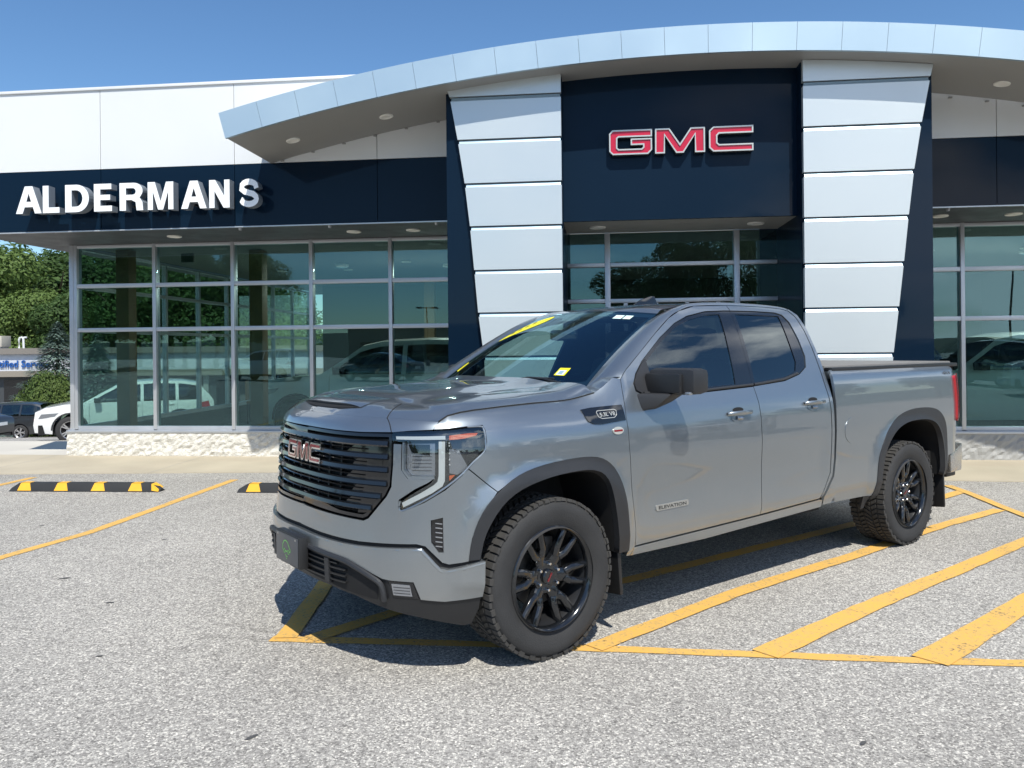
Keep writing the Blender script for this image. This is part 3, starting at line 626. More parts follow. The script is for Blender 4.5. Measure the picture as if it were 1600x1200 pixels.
GM = {'G': [(1.897, 4.135), (1.896, 4.049), (1.515, 4.050), (1.499, 4.036), (1.498, 3.93), (1.515, 3.914), (1.776, 3.914), (1.793, 3.93), (1.793, 3.956), (1.652, 3.956), (1.652, 4.031), (1.896, 4.031), (1.896, 3.895), (1.849, 3.847), (1.445, 3.847), (1.404, 3.888), (1.404, 4.094), (1.443, 4.135)],
 'M': [(1.931, 4.135), (2.094, 4.135), (2.213, 3.955), (2.335, 4.135), (2.496, 4.135), (2.496, 3.847), (2.382, 3.847), (2.382, 4.050), (2.253, 3.847), (2.169, 3.847), (2.042, 4.050), (2.042, 3.847), (1.929, 3.847)],
 'C': [(3.036, 4.135), (3.036, 4.051), (2.656, 4.051), (2.635, 4.03), (2.635, 3.95), (2.656, 3.93), (3.036, 3.93), (3.036, 3.847), (2.588, 3.847), (2.541, 3.893), (2.541, 4.088), (2.59, 4.135)]}
W2 = thing('logo_sign', 'three wide red letters with silver rims on the dark blue block over the entrance', 'sign', **fr_)
for ch, pl in GM.items():
    fn = lambda a, b, t: (a, -t, b)
    L_ = solid2d('logo_letter', pl, [], fn, 2.165, 2.225, M['aludark'], W2)
    ins = inset(pl, .016)
    solid2d('silver_rim', pl, [ins], fn, 2.2255, 2.25, M['chrome'] if False else M['badge'], L_)
    solid2d('red_face', ins, [], fn, 2.2255, 2.238, M['red'], L_)
    cu_ = sum(p[0] for p in pl)/len(pl); MB().box(pl[0][0]-.08, pl[0][0]-.05, -2.165, -2.15, 4.07, 4.10).build('stand_off', M['aludark'], L_)

# ------------------------------------------------------------------ parking stops
def stop(x, y, rz, lab):
    t = thing('parking_stop', lab, 'parking stop', (x, y, 0), rz, 'rubber wheel stops before the sidewalk')
    # profile runs along local x, 1.83 m long
    def sect(x0, x1, k0, k1, m, nm, grow=0.0):
        g = grow
        prof = lambda k: [(-.078*1-g, 0), (-.045*k-g, .098*k+g), (.045*k+g, .098*k+g), (.078+g, 0)]
        a = prof(k0); b = prof(k1)
        MB().add([(x0, p[0], p[1]) for p in a]+[(x1, p[0], p[1]) for p in b], [(0, 1, 2, 3), (7, 6, 5, 4), (0, 4, 5, 1), (1, 5, 6, 2), (2, 6, 7, 3), (3, 7, 4, 0)]).build(nm, m, t, bevel=.004)
    sect(-.915, -.80, .35, 1, M['stoprubber'], 'sloped_end'); sect(-.7995, .7995, 1, 1, M['stoprubber'], 'rubber_body'); sect(.80, .915, 1, .35, M['stoprubber'], 'sloped_end')
    for c in (-.72, -.27, .18, .63):
        for s in (-1, 1):
            # trapezoid of reflective tape on the sloping face and its tail over the top
            f = lambda a, h: (c+a, s*(.078-.033*h/.098+.0015), h+.0005)
            MB().add([f(-.085, .012), f(.085, .012), f(.055, .097), f(-.055, .097)], [(0, 1, 2, 3)]).build('reflective_tape', M['yellow'], t)
        MB().add([(c-.055, -.045, .1002), (c+.055, -.045, .1002), (c+.055, .045, .1002), (c-.055, .045, .1002)], [(0, 1, 2, 3)]).build('reflective_tape', M['yellow'], t)
    MB().add([(.826, -.071, .018), (.905, -.073, .006), (.90, .06, .045), (.815, .055, .095), (.815, -.052, .092)], [(0, 1, 2, 3, 4)]).build('end_tape', M['yellow'], t)
    return t
stop(-4.985, 9.275, radians(-4.6), 'whole black and yellow rubber parking stop left of the truck')
stop(-2.235, 9.04, radians(-4.6), 'black and yellow rubber parking stop partly hidden behind the truck grille')
# ------------------------------------------------------------------ vegetation
def crown_mesh(name, lobes, n, size, m, seed, flat=.0, up=.4):
    r = random.Random(seed); vs = []; fs = []
    wts = [l[3]*l[4]*l[5] for l in lobes]; tot = sum(wts)
    for l, w in zip(lobes, wts):
        cnt = int(n*w/tot)
        for _ in range(cnt):
            while True:
                d = Vector((r.uniform(-1, 1), r.uniform(-1, 1), r.uniform(-1, 1)))
                if .05 < d.length < 1: break
            rad = d.length**.45*r.uniform(.86, 1.06); d.normalize(); p = Vector((l[0]+d.x*l[3]*rad, l[1]+d.y*l[4]*rad, l[2]+d.z*l[5]*rad))
            nrm = (d+Vector((r.uniform(-.7, .7), r.uniform(-.7, .7), r.uniform(-.7, .7)+up))).normalized()
            a = nrm.cross(Vector((r.uniform(-1, 1), r.uniform(-1, 1), r.uniform(-1, 1)))).normalized(); b = nrm.cross(a); s = size*r.uniform(.55, 1.25)
            k = len(vs); vs += [tuple(p-a*s), tuple(p-b*s*.55+nrm*s*.15), tuple(p+a*s), tuple(p+b*s*.55+nrm*s*.1)]; fs.append((k, k+1, k+2, k+3))
    me = bpy.data.meshes.new(name); me.from_pydata(vs, [], fs); me.materials.append(m); me.update(); return me
def broad_variant(seed, H=12, R=4.2, leaf=None, n=15000, size=.165):
    r = random.Random(seed); lobes = []
    for i in range(17):
        a = r.uniform(0, 2*pi); h = r.uniform(.30, .95); rr = R*(1-abs(h-.55)*1.05)*r.uniform(.35, .78); s = R*r.uniform(.26, .44)
        lobes.append((cos(a)*rr, sin(a)*rr, H*h, s, s, s*.8))
    lobes.append((0, 0, H*.6, R*.55, R*.55, H*.3))
    cm = crown_mesh('crown', lobes, n, size, leaf, seed)
    tb = MB().tube([(0, 0, -.5), (.05, 0, H*.25), (-.1, .05, H*.5), (0, 0, H*.8)], [.32, .24, .17, .05], 8)
    for i in range(7):
        a = r.uniform(0, 2*pi); h = r.uniform(.25, .6); tb.tube([(0, 0, H*h), (cos(a)*R*.35, sin(a)*R*.35, H*(h+.13)), (cos(a)*R*.65, sin(a)*R*.65, H*(h+.22))], [.12, .07, .02], 6)
    return cm, tb.mesh('trunk', smooth=True)
VAR = [broad_variant(1, 12, 4.4, M['leaf']), broad_variant(2, 12, 4.0, M['leaf']), broad_variant(3, 12, 4.8, M['leaf2'])]
for c, t in VAR: t.materials.append(M['bark'])
def tree(x, y, z, h, v, rz, lab, group=None, sx=1.0):
    o = thing('broadleaf_tree', lab, 'tree', (x, y, z), rz, group); s = h/12; o.scale = (s*sx, s*sx, s)
    link('crown', VAR[v][0], None, o); link('trunk', VAR[v][1], None, o); return o
bgG = 'woodland trees rising behind the service building'
# (image column roughly, distance)
def tx(px, Y): return (px-800)/1240*Y
for px, Y, top, v, rz, sx, lab in (
    (6, 62, 418, 2, .3, 1.0, 'pale green tree at the far left frame edge behind the service building'),
    (34, 60, 470, 2, 1.9, .95, 'yellow green rounded tree in the middle front of the wood above the service sign'),
    (88, 66, 392, 0, 2.2, 1.15, 'tallest dark green tree just left of the showroom corner'),
    (52, 72, 402, 1, 4.0, 1.1, 'tall dark tree whose top is the second peak left of the showroom'),
    (-25, 70, 400, 0, .9, 1.1, 'dark tree mostly cut off by the left frame edge'),
    (112, 58, 470, 1, 5.1, 1.0, 'mid green tree low against the showroom corner post'),
    (150, 70, 400, 1, 2.9, 1.1, 'dark tree seen through the first glazed bay of the showroom'),
    (205, 66, 420, 0, 1.2, 1.1, 'dark tree seen behind the brown column inside the showroom'),
    (262, 74, 415, 2, .2, 1.1, 'tree seen through the second glazed bay from the left'),
    (320, 66, 430, 1, 3.3, 1.1, 'tree seen through the right half of the second glazed bay'),
    (380, 74, 425, 0, 4.4, 1.1, 'tree seen through the third glazed bay'),
    (440, 70, 440, 2, 5.5, 1.1, 'tree farthest right in the view through the showroom')):
    z = gz(0, Y); ztop = 1.605+(551-top+12)/1240*Y*1.04; tree(tx(px, Y), Y, z, (ztop-z)/1.0, v, rz, lab, bgG, sx)
# spruce and yew beside the building
def cone_tree(name, x, y, z, H, R, m, n, size, seed, lab, cat):
    r = random.Random(seed); vs = []; fs = []
    for _ in range(n):
        t = r.random()**.7; h = H*(1-t)*1.0; rad = R*t**.85*r.uniform(.55, 1.06)*(1+.12*sin(h*9)); a = r.uniform(0, 2*pi); p = Vector((cos(a)*rad, sin(a)*rad, .15+h)); out = Vector((cos(a), sin(a), -.15+r.uniform(-.25, .35))).normalized(); sd = out.cross(Vector((0, 0, 1))).normalized(); s = size*r.uniform(.6, 1.3); k = len(vs)
        vs += [tuple(p-sd*s*.3), tuple(p+out*s), tuple(p+sd*s*.3), tuple(p-out*s*.4+Vector((0, 0, s*.12)))]; fs.append((k, k+1, k+2, k+3))
    me = bpy.data.meshes.new('foliage'); me.from_pydata(vs, [], fs); me.materials.append(m); o = thing(name, lab, cat, (x, y, z)); link('foliage', me, None, o)
    MB().tube([(0, 0, -.3), (0, 0, H*.93)], [R*.09, .02], 8).build('trunk', M['bark'], o); return o
cone_tree('spruce_tree', tx(90, 47), 47, gz(0, 47), 1.605+(551-505)/1240*47-gz(0, 47), 3.0, M['spruce'], 15000, .2, 5, 'conical blue green spruce standing behind the round yew bush', 'tree')
cone_tree('spruce_tree', tx(152, 41), 41, gz(0, 41), 5.2, 1.7, M['spruce'], 9000, .22, 6, 'blue green spruce seen through the first glazed bay', 'tree')
yl = [(0, 0, 1.1, 1.6, 1.5, 1.1), (.9, .2, .9, 1.2, 1.2, .9), (-1.0, .1, .8, 1.3, 1.2, .8), (0, -.3, 1.5, 1.0, 1.0, .7), (1.6, 0, .7, .9, .9, .7)]
yw = thing('yew_bush', 'broad yellow green yew bush behind the white car beside the building corner', 'bush', (tx(76, 43.5), 43.5, gz(0, 43.5)-.2)); yw.scale = (.98, .9, 1.75)
link('foliage', crown_mesh('foliage', yl, 24000, .060, M['yew'], 9, up=.6), None, yw); MB().tube([(0, 0, -.2), (0, 0, 1)], [.12, .06], 6).build('trunk', M['bark'], yw)
# trees and masts across the lot, mirrored in the glass and the truck paint
rfG = 'trees across the lot mirrored in the glass'; rfL = 'broadleaf tree across the parking lot, seen only as a dark reflection in glass and paint'
rr_ = random.Random(21)
for x, y, h in ((-52, -36, 11), (-44, -44, 12), (-38, -40, 10), (-41, -50, 12.5), (-47, -38, 12), (-50, -50, 13), (-56, -44, 13), (-60, -36, 12), (-64, -44, 13), (-66, -30, 12), (-57, -54, 13.5), (-37, -47, 11), (-58, -26, 12), (-66, -12, 12), (-70, 4, 12), (-62, 14, 10),
                (2.5, -21, 7.6), (6.5, -24, 8.2), (-1, -27, 7.2), (10, -21, 5.6),
                (38, -62, 8), (42, -55, 8.5), (50, -46, 8), (62, -40, 10), (52, -30, 8), (60, -22, 9), (66, -14, 9), (58, -4, 8), (64, 5, 9), (56, 12, 8), (62, 20, 9), (70, 28, 10), (74, 12, 10), (78, -2, 10), (76, -20, 10)):
    tree(x, y, 0, h, rr_.randrange(3), rr_.uniform(0, 6), rfL, rfG)
def lot_light(x, y, h, lab, rz=0):
    t = thing('light_pole', lab, 'light pole', (x, y, 0), rz, 'twin headed lot lights mirrored in the showroom glass')
    MB().lathe([(.0, 0), (.22, 0), (.22, .6), (.0, .6)], 14, 'z').build('concrete_foot', M['conc'], t)
    MB().tube([(0, 0, .6), (0, 0, h)], [.075, .055], 8).build('pole', M['gblack'], t); MB().box(-.62, .62, -.03, .03, h-.12, h-.04).build('cross_arm', M['gblack'], t)
    for s in (-1, 1): MB().box(s*.82-.26, s*.82+.26, -.2, .2, h-.16, h+.02).build('lamp_head', M['gblack'], t, bevel=.03)
lot_light(-23.8, -56, 6.1, 'twin headed lot light reflected in the bay nearest the left tower', .1)
lot_light(21.6, -30, 6.2, 'twin headed lot light reflected in the right hand glazing', 0)
# low hills and a long retail shed on the other side, also only mirrored
hb = MB(); rows = []
for k, (d, hh) in enumerate(((170, 0), (230, .55), (300, 1), (420, .6))):
    rows.append([(d*cos(a), d*sin(a), (-1 if k == 0 else 0)+hh*(5.5+2.5*sin(a*3+1)+1.5*sin(a*7+2))) for a in [i*2*pi/96 for i in range(97)]])
tag(hb.grid(rows).build('hills', M['hill'], smooth=True, angle=80), kind='structure')
sh = thing('retail_shed', 'long low olive retail building across the lot, mirrored in the showroom glass', 'building', (-14, -88, 0), .08)
MB().box(-30, 16, -8, 8, 0, 4.6).build('wall', pm('olive_siding', (.20, .22, .17), .8, var=.06), sh); MB().box(-30.3, 16.3, -8.3, 8.3, 4.601, 5.0).build('roof_edge', M['white'], sh)
for k in range(9): MB().box(-28+k*5, -25+k*5, 8.01, 8.06, .8, 2.8).build('window', M['gblack'], sh)

# ------------------------------------------------------------------ service building behind
def text_mesh(s, size, name, ext=.02):
    c = bpy.data.curves.new(name, 'FONT'); c.body = s; c.size = size; c.extrude = ext; c.offset = .012*size; c.resolution_u = 3
    o = bpy.data.objects.new(name, c); COL.objects.link(o); dg = bpy.context.evaluated_depsgraph_get(); me = bpy.data.meshes.new_from_object(o.evaluated_get(dg)); bpy.data.objects.remove(o); bpy.data.curves.remove(c); return me
SX, SY = tx(130, 50), 50; gzz = gz(0, 50)
sv = thing('service_building', 'low flat roofed service building with white sign band and blue lettering behind the parked cars', 'building', (SX, SY, 0), radians(-2))
svw = MB().box(-26, 16, 0, 14, gzz-.5, 1.88).build('wall', pm('dark_service_front', (.05, .055, .06), .5), sv)
MB().box(-26.2, 16.2, -.6, 14.2, 1.60, 1.97).build('roof_edge', pm('brown_roof_trim', (.20, .18, .16), .6), sv)
MB().box(-26.1, 16.1, -.35, -.002, .55, 1.599).build('sign_band', pm('pale_sign_band', (.55, .57, .62), .5), sv)
MB().box(-26.1, 16.1, -.45, -.002, .18, .549).build('canopy_edge', pm('tan_canopy', (.26, .23, .19), .6), sv)
for k in range(12): MB().box(-25.5+k*3.4, -23.2+k*3.4, -.05, -.003, gzz+.2, .0).build('garage_window', M['gblack'], sv); MB().box(-22.9+k*3.4, -22.6+k*3.4, -.08, -.003, gzz, .15).build('pier', M['conc'], sv)
bx('sill_light', M['white'], sv, 2, 14, -.35-.01, -.351, .60, .61)
svt = thing('service_sign', 'blue service lettering on the pale band of the low building behind the bush', 'sign', (SX, SY, 0), radians(-2))
tm = text_mesh('Certified Service', .62, 'lettering', .03); tm.transform(Matrix.Translation((-6.12, -.42, .78)) @ Matrix.Rotation(pi/2, 4, 'X')); link('lettering', tm, pm('blue_sign_letters', (.02, .10, .35), .4), svt)
vt = thing('roof_vent', 'white gooseneck vent pipe standing on the service building roof', 'roof vent', (tx(30, 52), 52, 1.975))
MB().tube([(0, 0, 0), (0, 0, .55), (.05, 0, .68), (.18, 0, .72), (.28, 0, .66), (.30, 0, .0)], .07, 8).build('pipe', M['white'], vt); MB().tube([(.28, 0, .70), (.5, 0, .72)], .06, 8).build('outlet', M['white'], vt)
v2 = thing('roof_vent', 'white capped pipe on the service roof close to the showroom corner', 'roof vent', (tx(114, 52), 52, 1.975)); MB().tube([(0, 0, 0), (0, 0, .5)], .10, 8).build('pipe', M['white'], v2); MB().tube([(0, 0, .5), (0, 0, .62)], .17, 8).build('cap', M['white'], v2)
ac = thing('rooftop_unit', 'beige air handling box on the service roof at the left frame edge', 'air conditioner', (tx(-4, 53), 53, 1.975)); MB().box(-.6, .6, -.5, .5, .12, .85).build('housing', pm('beige_steel', (.45, .42, .36), .6), ac, bevel=.03); MB().box(-.5, .5, -.4, .4, 0, .12).build('curb', M['conc'], ac)
def sst(a,b,x):
    t=np.clip((np.asarray(x,float)-a)/(b-a),0,1); return t*t*(3-2*t)
BC=[(-.962,0),(-.958,.2),(-.935,.4),(-.885,.57),(-.805,.73),(-.69,.86),(-.54,.945),(-.35,.99),(-.1,1.008),(.2,1.012)]
def _cr(pts,n=24):
    P=[np.array(p,float) for p in pts]; P=[P[0]*[1,1]-(P[1]-P[0])*[0-1,1]]+P+[P[-1]+(P[-1]-P[-2])]
    P[0]=np.array([P[2][0],-P[2][1]])
    out=[]
    for i in range(1,len(P)-2):
        for k in range(n):
            t=k/n; a,b,c,d=P[i-1],P[i],P[i+1],P[i+2]
            out.append(.5*((2*b)+(-a+c)*t+(2*a-5*b+4*c-d)*t*t+(-a+3*b-3*c+d)*t**3))
    out.append(P[-2]); return np.array(out)
_c=_cr(BC); _c=np.vstack([_c,[[5.2,1.012]]])
_s=np.concatenate([[0],np.cumsum(np.hypot(*np.diff(_c,axis=0).T))])
_s0=_s[-1]-5.2; _q=_s-_s0; QC=float(_q[0])   # q of the front centre line
_t=np.gradient(_c,axis=0); _t/=np.hypot(_t[:,0],_t[:,1])[:,None]
def plan(q):
    q=np.asarray(q,float)
    x=np.interp(q,_q,_c[:,0]); y=np.interp(q,_q,_c[:,1])
    tx=np.interp(q,_q,_t[:,0]); ty=np.interp(q,_q,_t[:,1])
    # outward normal (toward -x at the front, +y at the side)
    return x,y,-ty,tx
FV=[.20,.30,.36,.42,.50,.60,.68,.72,.80,1.0,1.10,1.18,1.22,1.25,1.27,1.30]
FD=[-.060,-.030,-.018,-.006,0,0,-.008,-.014,-.02,-.03,-.038,-.048,-.062,-.085,-.115,-.17]
SV=[.36,.42,.48,.56,.66,.80,1.0,1.15,1.24,1.30,1.36,1.42,1.50,1.60,1.70,1.78,1.84,1.88,1.92]
SD=[-.09,-.055,-.03,-.012,-.010,-.006,0,-.006,-.022,-.042,-.064,-.085,-.117,-.160,-.206,-.247,-.284,-.315,-.36]
NV=[.20,.30,.36,.42,.48,.56,.66,.80,1.0,1.12,1.20,1.26,1.32,1.38,1.44,1.5]
ND=[-.075,-.045,-.030,-.018,-.012,-.008,-.004,-.002,-.002,-.006,-.020,-.045,-.085,-.13,-.18,-.235]
NZ=[.20,.30,.36,.42,.48,.56,.66,.80,1.0,1.12,1.197,1.248,1.288,1.315,1.335,1.35]
BV=[.36,.48,.56,.80,1.0,1.15,1.30,1.38,1.42,1.46]
BD=[-.09,-.04,-.015,-.008,0,-.002,-.014,-.028,-.045,-.085]
def _sm(v,V,D):
    v=np.asarray(v,float); h=.012
    return (np.interp(v-h,V,D)+np.interp(v-h/2,V,D)+np.interp(v,V,D)+np.interp(v+h/2,V,D)+np.interp(v+h,V,D))/5
WX=3.745; WZ=.43
def flare(q,v):
    f=0
    for xw,(a,b) in ((0.,(.60,.50)),(WX,(.62,.51))):
        r=np.maximum(np.abs(q-xw)*.93+0*v,0); r=np.sqrt(r**2+(np.maximum(v-WZ,0)*1.0)**2)
        # squared-off arch
        r=((np.abs(q-xw)*.95)**3+np.maximum(v-WZ,0)**3)**(1/3)
        f=f+.026*(1-sst(b,a,r))
    return f*sst(.40,.48,v)
def SF(q,v):
    "outer body surface, driver half mirrored: returns x,|y|,z"
    q=np.asarray(q,float); v=np.asarray(v,float)
    wf=1-sst(-1.0,-.55,q)
    wc=sst(.15,.62,q)*(1-sst(2.650,2.657,q)); wb=sst(2.650,2.657,q)
    wn=1-sst(.15,.62,q)
    side=wn*_sm(v,NV,ND)+wc*_sm(v,SV,SD)+wb*_sm(v,BV,BD)
    z2=wn*_sm(v,NV,NZ)+(wc+wb)*v
    d=wf*_sm(v,FV,FD)+(1-wf)*side; z=wf*v+(1-wf)*z2
    d=d+flare(q,v)
    # door sculpt
    d=d-.012*sst(.55,.8,q)*(1-sst(2.45,2.6,q))*np.exp(-((v-.78)/.16)**2)
    d=d-.13*sst(4.50,4.90,q)
    x,y,nx,ny=plan(q)
    return x+nx*d, y+ny*d, z
# ------------------------------------------------------------------ curved body panels
def surf(q, v, off=0.0):
    q = np.asarray(q, float); v = np.asarray(v, float)
    def raw(q, v):
        m = q < QC; qq = np.where(m, 2*QC-q, q); x, y, z = SF(qq, v); return np.stack([x, np.where(m, y, -y), z], -1)
    P = raw(q, v); h = .004
    a = raw(q+h, v)-raw(q-h, v); b = raw(q, v+h)-raw(q, v-h); N = np.cross(a, b); N /= np.linalg.norm(N, axis=-1, keepdims=True)
    return P+N*np.asarray(off)[..., None] if np.ndim(off) else P+N*off, N
def fnsurf(fn):
    def g(a, b, off=0.0):
        a = np.asarray(a, float); b = np.asarray(b, float); h = .004; P = fn(a, b)
        N = np.cross(fn(a+h, b)-fn(a-h, b), fn(a, b+h)-fn(a, b-h)); N /= np.linalg.norm(N, axis=-1, keepdims=True); return P+N*off, N
    return g
def panel(name, poly, m, parent, off=0.0, holes=(), h=.05, lip=.02, gap=.0, fn=surf, uoff=None, flip=False):
    if gap: poly = inset(poly, gap); holes = [inset(x, -gap) for x in holes]
    V, F, be = cdt(poly, holes, h); P, N = fn(V[:, 0], V[:, 1], off); n = len(V)
    if uoff is not None: P = P+N*uoff(V[:, 0], V[:, 1])[:, None]
    vs = P.tolist(); fs = [tuple(f) for f in F]; nr = N.tolist()
    if lip:
        bi = sorted({i for e in be for i in e}); k0 = len(vs); i0 = {b: k0+2*j for j, b in enumerate(bi)}
        for b in bi: vs += [P[b].tolist(), (P[b]-N[b]*lip).tolist()]
        fs += [(i0[b], i0[a], i0[a]+1, i0[b]+1) for a, b in be]
        acc = {}
        for a, b in be:
            d = P[b]-P[a]; o = np.cross(d, N[a]); o /= max(1e-9, np.linalg.norm(o)); acc[a] = acc.get(a, 0)+o; acc[b] = acc.get(b, 0)+o
        for b in bi:
            o = acc[b]/max(1e-9, np.linalg.norm(acc[b])); nr += [o.tolist(), o.tolist()]
    if flip: fs = [f[::-1] for f in fs]; nr = [[-c for c in x] for x in nr]
    me = bpy.data.meshes.new(name); me.from_pydata(vs, [], fs); me.materials.append(m)
    for p in me.polygons: p.use_smooth = True
    me.update(); me.normals_split_custom_set_from_vertices(nr)
    return link(name, me, None, parent)
mir = lambda poly: [(2*QC-a, b) for a, b in poly][::-1]
def both(poly): return poly+mir(poly)                   # half outline starting and ending on the centre line
def sweep(name, qs, prof, m, parent, vfn=None, closed=True):
    """profile of (off, v) carried along q"""
    rows = []
    for q in qs:
        pr = prof(q) if callable(prof) else prof
        rows.append([surf(q, v, o)[0].tolist() for o, v in pr])
    if closed: rows = [r+[r[0]] for r in rows]
    mb = MB().grid(rows)
    n = len(rows[0]); 
    if closed: mb.add(rows[0][:-1], [tuple(range(n-1))]); mb.add(rows[-1][:-1], [tuple(range(n-1))[::-1]])
    return mb.build(name, m, parent, smooth=True, angle=35)
def S3(q, v, off=0): return Vector(surf(q, v, off)[0].tolist())

# ------------------------------------------------------------------ wheels
def wheel_meshes():
    d = {}; R = .415; n = 96
    prof = [(.262, -.02), (.272, .004), (.285, .0), (.30, -.006), (.345, -.016), (.380, -.012), (.398, .006), (.404, .03), (.4055, .14), (.404, .25), (.396, .275), (.345, .292), (.28, .275), (.262, .27)]
    d['tyre'] = MB().lathe([(r, -1.0+h+.012) for r, h in prof], n).mesh('tyre', smooth=True, angle=60)
    tb = MB(); r = random.Random(5); N = 66
    def blk(a0, a1, y0, y1, r0, r1, sk=0.0):
        f = lambda a, y, rr: (rr*cos(a+sk*(y-.14)), -1.0+.012+y, rr*sin(a+sk*(y-.14)))
        tb.hexa([f(a0, y0, r0), f(a1, y0, r0), f(a1, y1, r0), f(a0, y1, r0), f(a0+.006, y0+.002, r1), f(a1-.006, y0+.002, r1), f(a1-.006, y1-.002, r1), f(a0+.006, y1-.002, r1)])
    for i in range(N):
        a = 2*pi*i/N; w = 2*pi/N
        o = .35*w if i % 2 else 0
        blk(a, a+w*.84, -.008+(i % 2)*.006, .052, .400, .4145); blk(a+.5*w, a+w*1.32, .226, .285-(i % 2)*.006, .400, .4145)
        blk(a+.1*w, a+w*.82, .060, .103, .40, .4155, 1.3); blk(a+.35*w, a+w*1.1, .111, .163, .40, .416, -1.6); blk(a+.55*w, a+w*1.27, .171, .217, .40, .4155, 1.3)
        # shoulder lugs reaching down the sidewall
        if i % 2 == 0:
            f = lambda aa, y, rr: (rr*cos(aa), -1.0+.012+y, rr*sin(aa))
            a1 = a+w*.9; tb.hexa([f(a, -.004, .372), f(a1, -.004, .372), f(a1, .02, .372), f(a, .02, .372), f(a, -.002, .402), f(a1, -.002, .402), f(a1, .02, .404), f(a, .02, .404)])
    d['tread_blocks'] = tb.mesh('tread_blocks')
    d['barrel'] = MB().lathe([(.272, .008), (.272, .0), (.264, -.002), (.258, .012), (.250, .03), (.236, .06), (.225, .12), (.225, .24), (.262, .27)], n).mesh('barrel', smooth=True, angle=40)
    for nm in ('barrel',):
        for v in d[nm].vertices: v.co.y += -1.0+.012
    # rim face
    lipb = MB().lathe([(.2725, -1.0+.010), (.268, -1.0+.006), (.262, -1.0+.010), (.252, -1.0+.022), (.247, -1.0+.05), (.252, -1.0+.06)], n); d['rim_lip'] = lipb.mesh('rim_lip', smooth=True, angle=50)
    sp = MB(); Y = -1.0+.030
    def arm(p0, p1, w0, w1, y0, y1, dep=.03, ch=.35):
        p0 = Vector(p0); p1 = Vector(p1); t = (p1-p0).normalized(); nn = Vector((-t.y, t.x)); v = []
        for p, w, y in ((p0, w0, y0), (p1, w1, y1)):
            for s, yy in ((-1, dep), (-1, .010), (-ch, 0), (ch, 0), (1, .010), (1, dep)): q = p+nn*w/2*s; v.append((q.x, y+yy, q.y))
        n_ = 6; sp.add(v, [tuple(range(6))[::-1], tuple(range(6, 12))]+[(i, (i+1) % 6, 6+(i+1) % 6, 6+i) for i in range(6)])
    for k in range(6):
        a = pi/3*k; e = lambda r, t: (r*cos(a+t), r*sin(a+t))
        arm(e(.045, 0), e(.135, 0), .072, .070, Y+.034, Y+.016, .05)
        for s in (-1, 1):
            arm(e(.115, s*.10), e(.160, s*.215), .044, .042, Y+.016, Y+.006, .04)
            arm(e(.150, s*.215), e(.262, s*.185), .042, .038, Y+.007, Y-.002, .035)
    d['spokes'] = sp.mesh('spokes', bevel=.0022)
    d['hub'] = MB().lathe([(.0, Y+.030), (.085, Y+.030), (.095, Y+.045), (.095, Y+.10)], 36).mesh('hub', smooth=True, angle=35)
    d['centre_cap'] = MB().lathe([(.0, Y+.012), (.034, Y+.012), (.040, Y+.018), (.040, Y+.032)], 28).mesh('centre_cap', smooth=True, angle=35)
    d['lug_nut'] = MB().lathe([(.0, -.020), (.007, -.019), (.0105, -.014), (.0115, 0)], 8).mesh('lug_nut', smooth=True, angle=40)
    d['brake_disc'] = MB().lathe([(.06, Y+.115), (.17, Y+.115), (.17, Y+.14), (.06, Y+.14)], 40).mesh('brake_disc', smooth=True, angle=30)
    cb = MB().box(-.06, .06, Y+.07, Y+.15, .10, .20); d['caliper'] = cb.mesh('caliper', bevel=.012)
    return d
WM = wheel_meshes()
wm_m = dict(tyre='rubber', tread_blocks='tread', barrel='barrel', rim_lip='wheel', spokes='wheel', hub='wheel', centre_cap='gblack', lug_nut='chrome', brake_disc='brake', caliper='brake')
for k, me in WM.items(): me.materials.append(M[wm_m[k]])
def wheel(parent, x, side, rot):
    w = empty('wheel', (x, 0, .415), 0, parent)
    if side > 0: w.rotation_euler = (0, 0, pi)
    def sub(nm): 
        o = link(nm, WM[nm], None, w); o.rotation_euler = (0, rot, 0); return o
    for nm in ('tyre', 'tread_blocks', 'barrel', 'rim_lip', 'spokes', 'hub', 'centre_cap', 'brake_disc', 'caliper'): sub(nm)
    for k in range(6):
        a = pi/3*k+pi/6+rot; o = link('lug_nut', WM['lug_nut'], None, w); o.location = (.068*cos(a), -1.0+.060, -.068*sin(a))
    for ch, pl in GM.items():
        me = WM.get('cap'+ch)
        if me is None:
            o = solid2d('cap_letter', [((u-2.22)*.030, (z-3.99)*.034) for u, z in pl], [], lambda a_, b_, t: (a_, t, b_), -.9605, -.9585-.001, M['emred'], w); WM['cap'+ch] = o.data
        else: o = link('cap_letter', me, None, w)
        o.rotation_euler = (0, rot-1.1, 0)
    return w
# ------------------------------------------------------------------ pickup truck
T = thing('pickup_truck', 'dusty silver grey double cab pickup truck with black wheels parked on the yellow hatched lines', 'pickup truck', (-.397, 4.897, 0), radians(37.4))
PT = M['paint']
c0 = QC
hl = [(-.913, 1.206), (-.80, 1.214), (-.691, 1.219), (-.59, 1.223), (-.491, 1.231), (-.425, 1.233), (-.417, 1.215), (-.415, 1.154), (-.425, 1.105), (-.48, 1.057), (-.546, 1.002), (-.63, .942), (-.734, .882), (-.839, .836), (-.853, .845), (-.848, .874), (-.764, .926), (-.696, .962), (-.668, .995), (-.805, .996), (-.837, 1.03), (-.839, 1.159), (-.905, 1.160)]
gr_half = [(c0, .785), (-1.251, .780), (-1.076, .776), (-1.046, .788), (-.939, .899), (-.912, .946), (-.904, 1.048), (-.905, 1.160), (-.913, 1.200), (-1.103, 1.196), (-1.341, 1.195), (c0, 1.196)]
